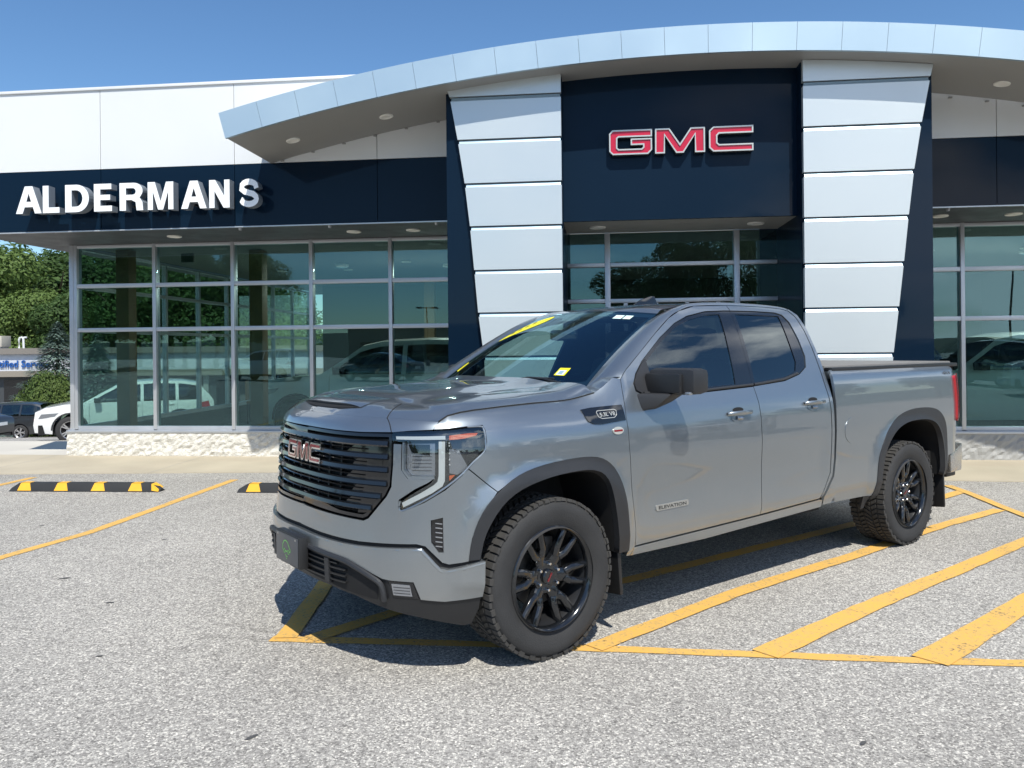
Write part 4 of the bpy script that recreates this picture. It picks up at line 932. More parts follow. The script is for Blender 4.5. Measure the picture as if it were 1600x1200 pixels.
arch_out = smooth_poly([(-.517, .592), (-.50, .696), (-.448, .814), (-.363, .904), (-.237, .975), (-.073, 1.012), (.146, 1.027), (.302, 1.018), (.397, .975), (.461, .895), (.497, .784), (.515, .662), (.532, .478)], 3)
arch_in = smooth_poly([(-.462, .592), (-.43, .713), (-.345, .835), (-.228, .908), (-.05, .949), (.16, .962), (.285, .947), (.355, .897), (.401, .783), (.430, .639), (.451, .478)], 3)
rarch_out = smooth_poly([(3.181, .442), (3.198, .60), (3.225, .753), (3.30, .875), (3.392, .963), (3.55, 1.045), (3.75, 1.088), (3.977, 1.093), (4.18, 1.072), (4.30, 1.01), (4.369, .91), (4.398, .725), (4.414, .50)], 3)
rarch_in = smooth_poly([(3.262, .442), (3.272, .60), (3.305, .747), (3.375, .86), (3.491, .945), (3.66, .99), (3.86, 1.002), (4.05, .99), (4.19, .945), (4.27, .86), (4.31, .72), (4.327, .50)], 3)
fas_bot = [(-.517, .588), (-.608, .574), (-.640, .584), (-.721, .664), (-.765, .674), (-1.094, .663), (-1.419, .664), (c0, .668)]
bum_top = [(-.440, .584), (-.50, .575), (-.61, .552), (-.655, .562), (-.735, .648), (-.770, .655), (-1.094, .644), (-1.419, .644), (c0, .648)]
bum_bot = [(c0, .588), (-1.446, .583), (-1.179, .573), (-1.09, .556), (-.935, .504), (-.90, .500), (-.777, .497), (-.745, .414), (-.63, .400), (-.440, .408)]
val_bot = [(c0, .412), (-1.298, .412), (-1.111, .394), (-1.02, .372), (-.90, .345), (-.748, .316), (-.62, .285), (-.53, .262), (-.485, .266), (-.452, .34), (-.446, .400)]
fas = [(c0, .775), (-1.251, .770), (-1.070, .766), (-1.038, .780), (-.929, .895), (-.902, .942), (-.894, 1.048), (-.895, 1.150), (-.849, 1.150), (-.847, 1.026), (-.812, .986), (-.68, .985), (-.706, .967), (-.772, .936), (-.858, .882), (-.863, .838), (-.839, .826), (-.728, .872), (-.622, .932), (-.540, .998), (-.508, 1.027), (-.365, .908), (-.448, .812), (-.50, .696)]+fas_bot
cur = [(-.693, .788), (-.636, .800), (-.634, .634), (-.656, .634), (-.692, .684)]
hg = [(-.682, 1.223), (-.663, 1.250), (-.63, 1.283), (-.60, 1.308), (-.52, 1.335), (-.427, 1.352), (-.25, 1.372), (-.05, 1.388), (.18, 1.398), (.38, 1.395)]
fen = [(-.506, 1.030), (-.470, 1.066), (-.415, 1.108), (-.405, 1.154), (-.407, 1.215), (-.417, 1.243), (-.491, 1.241), (-.59, 1.233), (-.678, 1.226)]+hg[1:]+[(.45, 1.42), (.52, 1.452), (.569, 1.433), (.538, 1.226), (.545, 1.047), (.562, .830), (.603, .486), (.585, .432), (.540, .44)]+arch_out[::-1]
fen = fen[:-1]
# cut the fender at the seam with the front fascia
fen = [p for p in fen if not (p[0] < -.36 and p[1] < 1.0 and p in arch_out)]+[(-.363, .909)]
bseam = [(1.776, .507), (1.784, .762), (1.770, 1.095), (1.768, 1.236), (1.762, 1.345)]
ditch = [(.569, 1.433), (.631, 1.481), (.808, 1.589), (.98, 1.693), (1.162, 1.792), (1.295, 1.841), (1.478, 1.879), (1.84, 1.893)]
ditch2 = [(1.84, 1.893), (2.266, 1.891), (2.44, 1.884), (2.53, 1.866), (2.575, 1.82), (2.598, 1.72), (2.603, 1.60), (2.598, 1.458), (2.594, 1.308)]
dloU1 = [(.662, 1.402), (.70, 1.455), (.783, 1.525), (1.01, 1.665), (1.196, 1.757), (1.352, 1.807), (1.561, 1.842), (1.761, 1.852), (1.836, 1.853)]
dloL1 = [(1.762, 1.347), (1.263, 1.329), (.80, 1.326), (.717, 1.333), (.665, 1.358)]
door1 = [(.569, 1.433), (.538, 1.226), (.545, 1.047), (.562, .830), (.605, .486), (1.20, .496)]+bseam+dloL1[1:]+dloU1+ditch[::-1][:-1]
dloU2 = [(1.836, 1.853), (2.10, 1.855), (2.341, 1.850), (2.42, 1.835), (2.462, 1.78), (2.478, 1.65), (2.475, 1.535), (2.433, 1.458), (2.324, 1.41), (2.126, 1.370), (1.762, 1.347)]
door2 = [(1.776, .507), (2.466, .528), (2.520, .60), (2.582, .70), (2.594, .90), (2.598, 1.20), (2.594, 1.308)]+ditch2[::-1][1:]+dloU2+bseam[::-1][1:-1]
corner = [(2.475, .531), (2.526, .60), (2.588, .70), (2.600, .90), (2.604, 1.20), (2.600, 1.308), (2.604, 1.458), (2.609, 1.60), (2.604, 1.72), (2.581, 1.822), (2.540, 1.868), (2.55, 1.885), (2.615, 1.84), (2.640, 1.75), (2.648, 1.55), (2.645, 1.40), (2.637, 1.10), (2.632, .80), (2.612, .678), (2.505, .55), (2.485, .533)]
bed = [(2.661, 1.432), (2.661, 1.194), (2.658, .804), (2.636, .672), (2.522, .535), (2.515, .475), (3.181, .462)]+rarch_out[1:]+[(4.425, .66), (4.60, .69), (4.605, .93), (4.572, .945), (4.560, 1.335), (4.66, 1.36), (4.68, 1.40), (4.655, 1.436)]
rock = [(.603, .478), (.590, .430), (1.244, .424), (2.508, .462), (2.500, .515), (2.466, .520), (1.789, .499), (1.20, .488)]
tail = [(4.562, .950), (4.86, .95), (4.86, 1.345), (4.548, 1.338)]
def side(s):
    f = (lambda p: p) if s < 0 else mir
    P = lambda n, p, m=PT, **k: panel(n, f(p), m, T, **k)
    P('fender', fen, gap=.001); 
    d1 = P('front_door', door1, gap=.003); d2 = P('rear_door', door2, gap=.003); P('cab_corner', corner, gap=.001)
    bd = P('bed_side', bed, gap=.001); P('rocker_panel', rock, gap=.001)
    P('wheel_arch_trim', arch_out+arch_in[::-1], M['trim'], off=.004, lip=.04, h=.03)
    P('wheel_arch_trim', rarch_out+rarch_in[::-1], M['trim'], off=.004, lip=.04, h=.03)
    # rubbery trim at the foot of the rear arch
    P('arch_foot', [(3.10, .46), (3.175, .462), (3.175, .36), (3.13, .355)], M['trim'], h=.03)
    # inner structure closing the gaps
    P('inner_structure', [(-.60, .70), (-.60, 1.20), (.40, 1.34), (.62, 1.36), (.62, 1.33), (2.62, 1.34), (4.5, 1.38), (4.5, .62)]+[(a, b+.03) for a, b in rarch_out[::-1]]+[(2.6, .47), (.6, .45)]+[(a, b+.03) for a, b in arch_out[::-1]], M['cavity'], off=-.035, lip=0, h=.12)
    # window band: black surround and the panes
    g1 = [(.83, 1.355), (1.592, 1.368), (1.70, 1.828), (1.561, 1.822), (1.36, 1.786), (1.205, 1.737), (1.02, 1.645), (.83, 1.528)]
    g2 = [(1.800, 1.372), (2.20, 1.405), (2.300, 1.436), (2.345, 1.50), (2.375, 1.828), (1.872, 1.832)]
    br = P('window_surround', [(.662, 1.402)]+dloU1[1:]+[(1.762, 1.347)]+dloL1[1:], M['gblack'], off=-.006, holes=[f(g1)], h=.05, gap=.001)
    P('window_surround', dloU2, M['gblack'], off=-.006, holes=[f(g2)], h=.05, gap=.001)
    P('front_door_window', g1, M['sideglass'], off=-.011, lip=0, gap=-.004); P('rear_door_window', g2, M['privacy'], off=-.011, lip=0, gap=-.004)
    # weatherstrip along the belt
    for a, b in ((.72, 1.755), (1.77, 2.30)):
        qs = np.linspace(a, b, 14); vb = lambda q: np.interp(q, [.717, 1.263, 1.79, 2.126, 2.324], [1.333, 1.329, 1.347, 1.370, 1.41])
        qq = [float(q if s < 0 else 2*QC-q) for q in qs]; rows = [(q, float(vb(q0))) for q, q0 in zip(qq, qs)]
        mb = MB(); mb.tube([S3(q, v+.010, .004) for q, v in rows], .009, 6); mb.build('weatherstrip', M['trim'], T, smooth=True)
    # handles
    for q0, par in ((1.545, d1), (2.395, d2)):
        q = q0 if s < 0 else 2*QC-q0; e = 1 if s < 0 else -1
        zc = 1.172 if q0 < 2 else 1.197
        cup = panel('handle_cup', [(q+e*.085*cos(t), zc-.008+.038*sin(t)) for t in [e*k*pi/10 for k in range(20)]], M['trim'] if False else PT, par, off=.0015, lip=0, h=.02, uoff=lambda a, b: -.0*a)
        pts = [(-.118, .0), (-.10, .026), (.0, .034), (.10, .026), (.118, .0)]
        rows = []
        for t, o in pts:
            w = .013 if abs(t) < .11 else .010; rows.append([tuple(S3(q+e*t, zc+.012+dz, o+do)) for dz, do in ((-w, -.004), (-w*.4, .008), (w*.7, .008), (w, -.002), (0, -.012), (-w, -.004))])
        MB().grid(rows).build('door_handle', PT, par, smooth=True, angle=60)
        MB().tube([S3(q-e*.028, zc-.016, .002), S3(q, zc-.020, .014), S3(q+e*.028, zc-.016, .002)], .012, 8).build('handle_grip', PT, par, smooth=True)
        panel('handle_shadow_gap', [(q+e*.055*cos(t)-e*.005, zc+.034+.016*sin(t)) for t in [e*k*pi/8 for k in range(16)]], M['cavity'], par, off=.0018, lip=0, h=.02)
    # badges
    e = 1 if s < 0 else -1; F = lambda q: q if s < 0 else 2*QC-q
    bp = panel('door_badge', f([(.775, .663), (1.046, .665), (1.052, .672), (1.052, .692), (1.046, .698), (.775, .696), (.770, .690), (.770, .668)]), M['dullbadge'], d1, off=.006, lip=.006, h=.03)
    def lettering(s_, size, q, v, m, par, off, w):
        me = text_mesh(s_, size, 'lettering', .0); xs = [p.co.x for p in me.vertices]; x0, x1 = min(xs), max(xs); y0 = min(p.co.y for p in me.vertices)
        for p in me.vertices:
            t = (p.co.x-x0)/(x1-x0)*w; vv = v+(p.co.y-y0); P_ = S3(F(q+t) if s < 0 else F(q+w-t), vv, off); p.co = P_
        return link('lettering', me, m, par)
    lettering('ELEVATION', .026, .79, .671, M['ink'], bp, .0075, .24)
    vn = panel('fender_vent', f([(.235, 1.293), (.30, 1.298), (.522, 1.290), (.530, 1.203), (.35, 1.192), (.29, 1.198), (.255, 1.215), (.243, 1.245)]), M['gblack'], T, off=.005, lip=.008, h=.03)
    sc_ = [(.325, 1.262), (.335, 1.272), (.455, 1.270), (.470, 1.262), (.466, 1.235), (.445, 1.222), (.355, 1.222), (.330, 1.235)]
    panel('vent_badge_rim', f(sc_), M['badge'], vn, off=.0075, lip=.002, holes=[f(inset(sc_, .0035))], h=.03)
    lettering('5.3L V8', .030, .345, 1.235, M['badge'], vn, .0078, .108)
    ov = panel('dealer_badge', f([(.462+.040*cos(t), 1.150+.021*sin(t)) for t in [k*pi/12 for k in range(24)]]), M['badge'], T, off=.005, lip=.005, h=.03)
    panel('badge_band', f([(.430, 1.145), (.494, 1.145), (.494, 1.155), (.430, 1.155)]), M['emred'], ov, off=.006, lip=0)
    x4 = lettering('4X4', .040, 4.36, 1.352, M['gblack'], bd, .003, .135)
    # fuel door outline on the driver side
    if s < 0:
        ring = [(2.875+.105*cos(t), .985+.095*sin(t)) for t in [k*pi/18 for k in range(36)]]
        rg = panel('fuel_door', ring, PT, bd, off=.0028, lip=.006, h=.03); 
    # tail lamp
    tl = P('tail_light', tail, M['tailred'], off=.018, lip=.03, h=.03)
    P_ = lambda n, p, m, o: panel(n, f(p), m, tl, off=o, lip=0, h=.03)
    P_('dark_band', [(4.568, .96), (4.60, .96), (4.592, 1.33), (4.560, 1.33)], M['taildark'], .0195)
    for z in (1.24, 1.27, 1.18): P_('lamp_rib', [(4.605, z), (4.79, z), (4.79, z+.01), (4.605, z+.01)], M['emred'], .020)
    # arches, liners, flaps
    for ar, xc in ((arch_in, 0), (rarch_in, 3.76)):
        rows = []
        for o in (0, 1): rows.append([(p.x, p.y if not o else -s*-.56*1, p.z) for p in [S3(F(a), b, .002) for a, b in ar]])
        MB().grid(rows).build('wheel_liner', M['cavity'], T, smooth=True)
        y = s*.56; MB().box(xc-.56, xc+.56, min(y, y-s*.02), max(y, y-s*.02), .46, 1.02).build('liner_wall', M['cavity'], T)
    for x, z0, z1, yy in ((.490, .215, .52, -.01), (4.385, .20, .56, -.02)):
        a, b = sorted((s*.80, s*(1.005+yy))); MB().hexa([(x-.012, a, z0+.02), (x+.012, a, z0+.02), (x+.012, b, z0), (x-.012, b, z0), (x-.035, a, z1), (x-.010, a, z1), (x+.03, b, z1), (x+.005, b, z1)]).build('mud_flap', M['black'], T, bevel=.006)
    wheel(T, 0, s, .08); wheel(T, 3.76, s, .55)
    # mirror
    y = lambda v: s*v
    def hx(name, par, pts, m, bev): return MB().hexa(pts).build(name, m, par, bevel=bev)
    def seg(x0, x1, ya, yb, z0, z1, dx=0, tz=0):  # ya inboard yb outboard (abs)
        return [(x0, y(ya), z0), (x1, y(ya), z0), (x1+dx, y(yb), z0+tz), (x0+dx, y(yb), z0+tz), (x0, y(ya), z1), (x1, y(ya), z1), (x1+dx, y(yb), z1), (x0+dx, y(yb), z1)]
    mh = hx('mirror_housing', T, seg(.775, .915, .935, 1.258, 1.325, 1.487, .025, .018), M['trim'], .036)
    hx('mirror_cap', mh, seg(.762, .80, .925, 1.185, 1.338, 1.458, .006, .01), M['black'], .014)
    hx('mirror_glass', mh, seg(.9165, .919, .965, 1.235, 1.35, 1.462, .025, .01), M['mirrorglass'], 0)
    hx('mirror_arm', mh, [(.655, y(.955), 1.235), (.80, y(.955), 1.235), (.84, y(1.06), 1.29), (.72, y(1.06), 1.27), (.655, y(.945), 1.345), (.84, y(.945), 1.345), (.90, y(1.13), 1.345), (.77, y(1.13), 1.345)], M['trim'], .02)
    MB().box(.79, .82, *sorted((y(1.2), y(1.235))), 1.340, 1.356).build('puddle_lamp', M['lampgrey'], mh, bevel=.005)
    P('mirror_sail', [(.672, 1.400), (.71, 1.455), (.78, 1.515), (.822, 1.54), (.822, 1.334), (.72, 1.341), (.675, 1.365)], M['trim'], off=.0, lip=.01, h=.04)
side(-1); side(1)
# ---- nose
fa = panel('front_fascia', both(fas), PT, T, holes=[cur, mir(cur)], gap=.001, h=.045)
for f in (lambda p: p, mir):
    ac_ = panel('air_curtain', f(cur), M['gblack'], fa, off=-.018, lip=0, h=.03)
    for k in range(6): panel('curtain_fin', f([(-.672, .66+k*.022), (-.638, .655+k*.022), (-.638, .660+k*.022), (-.672, .665+k*.022)]), M['lampgrey'], ac_, off=-.010, lip=.006, h=.03)
bump = panel('front_bumper', both(bum_bot+bum_top), PT, T, off=.016, lip=.05, h=.04)
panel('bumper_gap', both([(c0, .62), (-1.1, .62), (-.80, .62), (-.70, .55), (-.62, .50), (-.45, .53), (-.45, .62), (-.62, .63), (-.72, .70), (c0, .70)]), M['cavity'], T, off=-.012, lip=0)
va = panel('lower_valance', both(val_bot+[(-.442, .396)]+bum_bot[::-1][1:]), M['black'], T, off=.006, lip=.06, h=.04)
lo = [(c0, .572), (-1.42, .565), (-1.19, .556), (-1.02, .505), (-.965, .455), (-.975, .395), (-1.10, .405), (-1.30, .425), (c0, .438)]
lg = panel('lower_grille', both(lo), M['cavity'], T, off=.008, lip=0, h=.05)
for v0 in (.455, .485, .515, .54): sweep('lower_grille_bar', np.linspace(-1.22 if v0 > .53 else -1.16, 2*QC+1.22 if v0 > .53 else 2*QC+1.16, 24), [(.009, v0-.004), (.024, v0-.002), (.024, v0+.004), (.009, v0+.005)], M['black'], lg)
for q in (-1.30, 2*QC+1.30): sweep('grille_strut', [q-.018, q, q+.018], [(.009, .43), (.03, .44), (.03, .555), (.009, .565)], M['trim'], lg)
for f in (1, -1):
    F = (lambda q: q) if f > 0 else (lambda q: 2*QC-q)
    pts = [(F(q), v) for q, v in ((-1.62, .583), (-1.42, .576), (-1.19, .566), (-1.09, .542), (-.99, .505), (-.945, .480), (-.930, .44), (-.928, .40))]
    MB().tube([S3(a, b, .020) for a, b in smooth_poly(pts, 4)], .014, 8).build('intake_frame', M['trim'], va, smooth=True)
    ff = (lambda p: p) if f > 0 else mir
    fh = panel('fog_lamp_housing', ff([(-.905, .496), (-.783, .492), (-.755, .414), (-.885, .420)]), M['gblack'], va, off=.010, lip=.01, h=.03)
    panel('fog_lamp', ff([(-.888, .484), (-.797, .480), (-.785, .428), (-.880, .430)]), M['lampgrey'], fh, off=.016, lip=.006, h=.03)
    for k in range(3): panel('fog_lamp_rib', ff([(-.878, .440+k*.014), (-.795, .438+k*.014), (-.795, .441+k*.014), (-.878, .443+k*.014)]), M['lampdark'], fh, off=.0175, lip=0, h=.05)
for q in [1]:
    e_ = [(q_, v_-.010) for q_, v_ in bum_top]; e_ = e_[:-1]; pts = smooth_poly(e_, 3)
    full = [(a, b) for a, b in pts]+[(2*QC-a, b) for a, b in pts[::-1]]
    MB().tube([S3(a, b, .006) for a, b in full], .0115, 10).build('bumper_edge', PT, bump, smooth=True)
# plate with its bracket
pb = MB().box(-1.035, -.985, -.165, .165, .462, .628).build('plate_bracket', M['black'], T, bevel=.008)
pl_ = MB().box(-1.0385, -1.0355, -.150, .150, .470, .620).build('number_plate', M['plate'], pb, bevel=.001); pl_['label'] = 'dark slate dealer plate printed with a lime green car outline'
mk = MB(); X = -1.0392
def pline(pts, w, closed=False):
    for i in range(len(pts)-1):
        a = Vector(pts[i]); b = Vector(pts[i+1]); d = (b-a).normalized(); n = Vector((-d.y, d.x))*w/2; a = a-d*w*.3; b = b+d*w*.3
        mk.add([(X, -(a+n).x, (a+n).y), (X, -(b+n).x, (b+n).y), (X, -(b-n).x, (b-n).y), (X, -(a-n).x, (a-n).y)], [(0, 1, 2, 3)])
pline([(-.052, .540), (-.055, .560), (-.035, .582), (-.012, .588), (.014, .580), (.036, .558), (.050, .545)], .006)
pline([(-.052, .538), (-.045, .530), (-.040, .530)], .006); pline([(-.018, .532), (.012, .530)], .006); pline([(.035, .533), (.050, .535), (.050, .548)], .006)
for cx in (-.029, .024): pline([(cx+.010*cos(t), .530+.011*sin(t)) for t in [k*pi/5 for k in range(11)]], .0045)
pline([(-.015, .512), (-.006, .504), (.012, .504)], .005); pline([(-.004, .494), (.004, .492)], .005)
o_ = mk.build('plate_print', M['green'], pl_, fixn=False)
for sy in (-.12, .12): MB().lathe([(.0, 0), (.006, 0)], 8, 'x', (-1.0395, sy, .610)).build('screw', M['chrome'], pl_)
# ---- grille
gp = both(gr_half)
panel('grille_backing', gp, M['cavity'], T, off=-.045, lip=0, h=.08)
gs = panel('grille_surround', gp, M['gblack'], T, off=-.002, lip=.05, holes=[inset(gp, .020)], h=.04, gap=.002)
def gq(v):  # half width of the opening at height v
    return float(np.interp(v, [.776, .788, .899, .946, 1.05, 1.2], [-1.076, -1.046, -.939, -.912, -.905, -.913]))-.018
def bar(v, hh, o, qe=None, nm='grille_bar'):
    q1 = gq(v) if qe is None else qe; qs = np.linspace(q1, 2*QC-q1, 34)
    def pr(q):
        return [(-.04, v-hh*.45), (o-.006, v-hh*.5), (o, v-hh*.30), (o-.004, v+hh*.30), (o-.016, v+hh*.5), (-.04, v+hh*.5)]
    return sweep(nm, qs, pr, M['gblack'], T)
for v, hh in ((1.150, .034), (1.085, .030), (1.022, .030), (.955, .030), (.892, .030), (.832, .028)): bar(v, hh, .008)
for v in (1.118, 1.054, .988, .923, .862, .808): bar(v, .010, -.014, nm='grille_slat')
for s_ in (1, -1):   # solid outer cheeks and the stepped ends of the slots
    ff = (lambda p: p) if s_ > 0 else mir
    panel('grille_cheek', ff([(-1.12, .800), (-1.055, .806), (-.957, .905), (-.932, .95), (-.924, 1.05), (-.926, 1.170), (-1.055, 1.165), (-1.075, .95)]), M['gblack'], T, off=-.010, lip=.02, h=.04)
    for k, v in enumerate((1.118, 1.054, .988, .923, .862)):
        ln = .10 if k % 2 else .15
        panel('slot_step', ff([(-1.08-ln, v-.020), (-1.06, v-.022), (-1.06, v+.022), (-1.08-ln*.6, v+.018)]), M['gblack'], T, off=-.018, lip=.01, h=.05)
for k in range(9):
    q = QC+(k-4)*.12
    panel('grille_web', [(q-.006, .80), (q+.006, .80), (q+.006, 1.14), (q-.006, 1.14)], M['black'], T, off=-.030, lip=.01, h=.06)
# emblem
em = empty('grille_emblem', (0, 0, 0), 0, T)
for ch, pl in GM.items():
    k = .40/1.635
    pp = [(QC+(u-2.22)*k*1.08, 1.064+(z-3.99)*k*1.45) for u, z in pl]
    def fne(a, b, off=0.0):
        P, N = surf(a, b, 0.0); return P+N*off, N
    L_ = panel('emblem_letter', pp, M['chrome'], em, off=.016, lip=.030, h=.03)
    panel('emblem_fill', inset(pp, .0085), M['emred'], em, off=.0175, lip=0, h=.03)
# ---- headlights
for s_ in (1, -1):
    f = (lambda p: p) if s_ > 0 else mir
    H = panel('headlight', f(hl), M['lampdark'], T, off=-.030, lip=0, h=.035)
    for nm, pl, m, o, lp in (
        ('daytime_strip', [(-.889, 1.187), (-.618, 1.195), (-.618, 1.176), (-.885, 1.172)], 'drl', -.008, .012),
        ('daytime_strip', [(-.652, 1.166), (-.620, 1.166), (-.624, .975), (-.636, .950), (-.688, .917), (-.837, .846), (-.844, .868), (-.747, .916), (-.679, .955), (-.660, .972), (-.654, 1.0)], 'drl', -.006, .014),
        ('lamp_window', [(-.829, 1.155), (-.673, 1.158), (-.674, 1.0), (-.800, 1.0), (-.828, 1.03)], 'lampgrey', -.026, 0),
        ('projector_hood', [(-.820, 1.150), (-.70, 1.152), (-.70, 1.095), (-.80, 1.112)], 'gblack', -.022, .005),
        ('amber_reflector', [(-.598, 1.196), (-.499, 1.206), (-.445, 1.205), (-.456, 1.190), (-.524, 1.177), (-.599, 1.173)], 'amber', -.012, .01),
        ('amber_reflector', [(-.602, .999), (-.571, 1.002), (-.601, .974)], 'amber', -.012, .01),
        ('turn_reflector', [(-.600, 1.13), (-.55, 1.12), (-.50, 1.03), (-.56, 1.0), (-.600, 1.01)], 'lampgrey', -.024, .0),
        ('inner_bezel', [(-.845, 1.158), (-.832, 1.158), (-.830, 1.03), (-.800, .9985), (-.674, 1.001), (-.674, .985), (-.81, .985), (-.845, 1.024)], 'paint', -.004, .02)):
        panel(nm, f(pl), M[m], H, off=o, lip=lp, h=.03)
    for k in range(7): panel('lamp_rib', f([(-.798, 1.022+k*.017), (-.690, 1.022+k*.017), (-.690, 1.025+k*.017), (-.798, 1.025+k*.017)]), M['lampdark'], H, off=-.0245, lip=0, h=.05)
    for v in (1.158, 1.105, 1.075, 1.145, 1.05): MB().lathe([(0, -.004), (.004, -.003), (.005, 0)], 8, 'x', tuple(S3(-.598 if s_ > 0 else 2*QC+.598, v, -.020))).build('led_dot', M['drl'], H)
    ed_ = [(-.500, 1.240), (-.424, 1.238), (-.412, 1.215), (-.410, 1.154), (-.420, 1.108), (-.478, 1.061), (-.544, 1.000), (-.630, .938), (-.734, .877), (-.842, .829), (-.860, .845), (-.854, .876)]
    MB().tube([S3(a if s_ > 0 else 2*QC-a, b, -.006) for a, b in smooth_poly(ed_, 4)], .0055, 8).build('lamp_edge', PT, H, smooth=True)
    hl_l = [p for p in hl]
    panel('lamp_lens', f(hl_l), M['lens'], H, off=-.003, lip=.012, h=.035)
# ---- hood
lipq = [(-.678, 1.2235), (-.59-.07, 1.252), (-.652, 1.262)]
vt = 1.268
lip_poly = [(c0, 1.199), (-1.341, 1.198), (-1.103, 1.199), (-.905, 1.2055), (-.80, 1.217), (-.680, 1.226), (-.664, 1.247), (-.650, vt)]
hoodlip = panel('hood_lip', both(lip_poly+[(c0, vt)]), PT, T, h=.02, lip=.0)
HGq = np.linspace(-.650, .38, 40); HGv = np.interp(HGq, [p[0] for p in hg], [p[1] for p in hg]); HGv[0] = vt
HG3 = np.array([S3(q, v) for q, v in zip(HGq, HGv)])            # driver gutter of the hood
fr_q = np.linspace(2*QC+.650, -.650, 61); FR3 = np.array([S3(q, vt) for q in fr_q])
ye = lambda x: np.interp(x, HG3[:, 0], -HG3[:, 1])
zed = lambda x: np.interp(x, HG3[:, 0], HG3[:, 2])
fy = FR3[np.argsort(FR3[:, 1])]
xf = lambda y: np.interp(y, fy[:, 1], fy[:, 0]); zf = lambda y: np.interp(y, fy[:, 1], fy[:, 2])
PRN = [0, .30, .42, .50, .58, .66, .76, .84, .90, .95, 1.0]; PRH = [1.0, .985, .95, .80, .62, .56, .58, .56, .47, .30, 0]
def hoodf(x, y):
    x = np.asarray(x, float); y = np.asarray(y, float); eta = np.clip(np.abs(y)/ye(x), 0, 1.02)
    pr = sum(np.interp(eta+d, PRN, PRH) for d in (-.016, -.008, 0, .008, .016))/5
    pr = np.where(eta > .97, np.interp(eta, PRN, PRH), pr)
    cr = .068+.012*np.clip((x+.2)/.6, -1, 1)
    top = zed(np.maximum(x, -.56))+cr*pr+.012
    t = np.maximum(x-xf(y), 0); w = 1-np.exp(-t/.075)
    wt = sst(0, .06, ye(x)*1.0-np.abs(y))            # settle to the gutter height at the sides
    z = zf(y)+(top-zf(y))*w
    zside = np.interp(x, HG3[:, 0], HG3[:, 2])
    z = zside+(z-zside)*np.where(x < -.50, 1.0, wt)
    return np.stack([x, y, z], -1)
hs = fnsurf(hoodf)
hood_poly = [tuple(p[:2]) for p in FR3[::-1]]           # driver front corner first
left = [(p[0], p[1]) for p in HG3[1:]]; rear = [(.36, -.60), (.325, -.35), (.31, 0), (.325, .35), (.36, .60)]
hp = [(p[0], -p[1]) for p in left[::-1]]
out = [(a, b) for a, b in left]+rear+hp
fr2 = [(float(p[0])+.0005, float(p[1])) for p in FR3]   # passenger to driver along the nose
poly = left+rear+hp+fr2
if sum(poly[i][0]*poly[(i+1) % len(poly)][1]-poly[(i+1) % len(poly)][0]*poly[i][1] for i in range(len(poly))) < 0: poly = poly[::-1]
hood = panel('hood', poly, PT, T, fn=hs, h=.035, lip=.012, gap=.0)
for s_ in (-1, 1):
    MB().tube([Vector((p[0], p[1]*(1 if s_ < 0 else -1), p[2]+.0015)) for p in HG3], .004, 6).build('hood_gap', M['cavity'], T)
# seam and opening at the nose of the hood
for s_ in (-1, 1):
    QS = lambda q: q if s_ < 0 else 2*QC-q
    P3 = [S3(QS(q), v, .0006) for q, v in smooth_poly([(-.985, vt-.001), (-.96, 1.255), (-.935, 1.235), (-.915, 1.205)], 3)]
    p0 = P3[0]; P3 = [Vector(hs(p0.x+t*.15, p0.y*(1-t*.20), .0006)[0]) for t in (1, .8, .6, .4, .2, .08)]+P3
    MB().tube([Vector(p) for p in P3], .0022, 5).build('hood_seam', M['cavity'], hood)
ys = np.linspace(-.36, .36, 25); xc_ = lambda y: xf(y)+.050+.01*(y/.36)**2
hw = lambda y: .032*(1-(abs(y)/.37)**4)
rows = [[tuple(hs(xc_(y)-hw(y)*.5, y, .003)[0]), tuple(hs(xc_(y)+hw(y)*.5, y, .003)[0])] for y in ys]
MB().grid(rows).build('hood_slot', M['cavity'], hood)
rows = []
for y in ys:
    k = max(.05, 1-(abs(y)/.37)**4); rows.append([tuple(hs(xc_(y)+hw(y)*.5+dx, y, o*k+.001)[0]) for dx, o in ((-.004, .000), (-.006, .016), (.015, .020), (.06, .012), (.12, .0))])
MB().grid(rows).build('slot_brow', PT, hood, smooth=True, angle=50)
# ---- windscreen, pillars, roof
def wsf(a, b):
    a = np.asarray(a, float); b = np.asarray(b, float)
    x0 = .30+.125*a*a; x1 = 1.10+.105*a*a; y0 = -.765*a; y1 = -.628*a; z0 = 1.365+0*a; z1 = 1.862-.036*a*a
    bu = .030*4*b*(1-b); x = x0+(x1-x0)*b-bu*.5; y = y0+(y1-y0)*b; z = z0+(z1-z0)*b+bu*.62
    return np.stack([x, y, z], -1)
ws = fnsurf(wsf)
rect = [(-1, 0), (1, 0), (1, 1), (-1, 1)]
panel('windscreen', rect, M['wind'], T, fn=ws, h=.08, lip=0)
panel('windscreen_band', [(-1, 0), (1, 0), (1, 1), (-1, 1)], M['gblack'], T, fn=ws, off=-.006, h=.06, lip=0, holes=[[(-.955, .10), (-.7, .05), (.7, .05), (.955, .10), (.965, .94), (.60, .925), (.16, .925), (.12, .86), (-.12, .86), (-.16, .925), (-.60, .925), (-.965, .94)]])
D3 = [np.array(S3(q, v)) for q, v in smooth_poly(ditch[:-1]+[(1.84, 1.893), (2.266, 1.891), (2.44, 1.884), (2.54, 1.868)], 5)]
roofz = lambda x: np.interp(x, [1.1, 1.25, 1.4, 1.6, 1.85, 2.2, 2.5, 2.6], [1.862, 1.885, 1.905, 1.922, 1.930, 1.925, 1.905, 1.885])
L2 = []
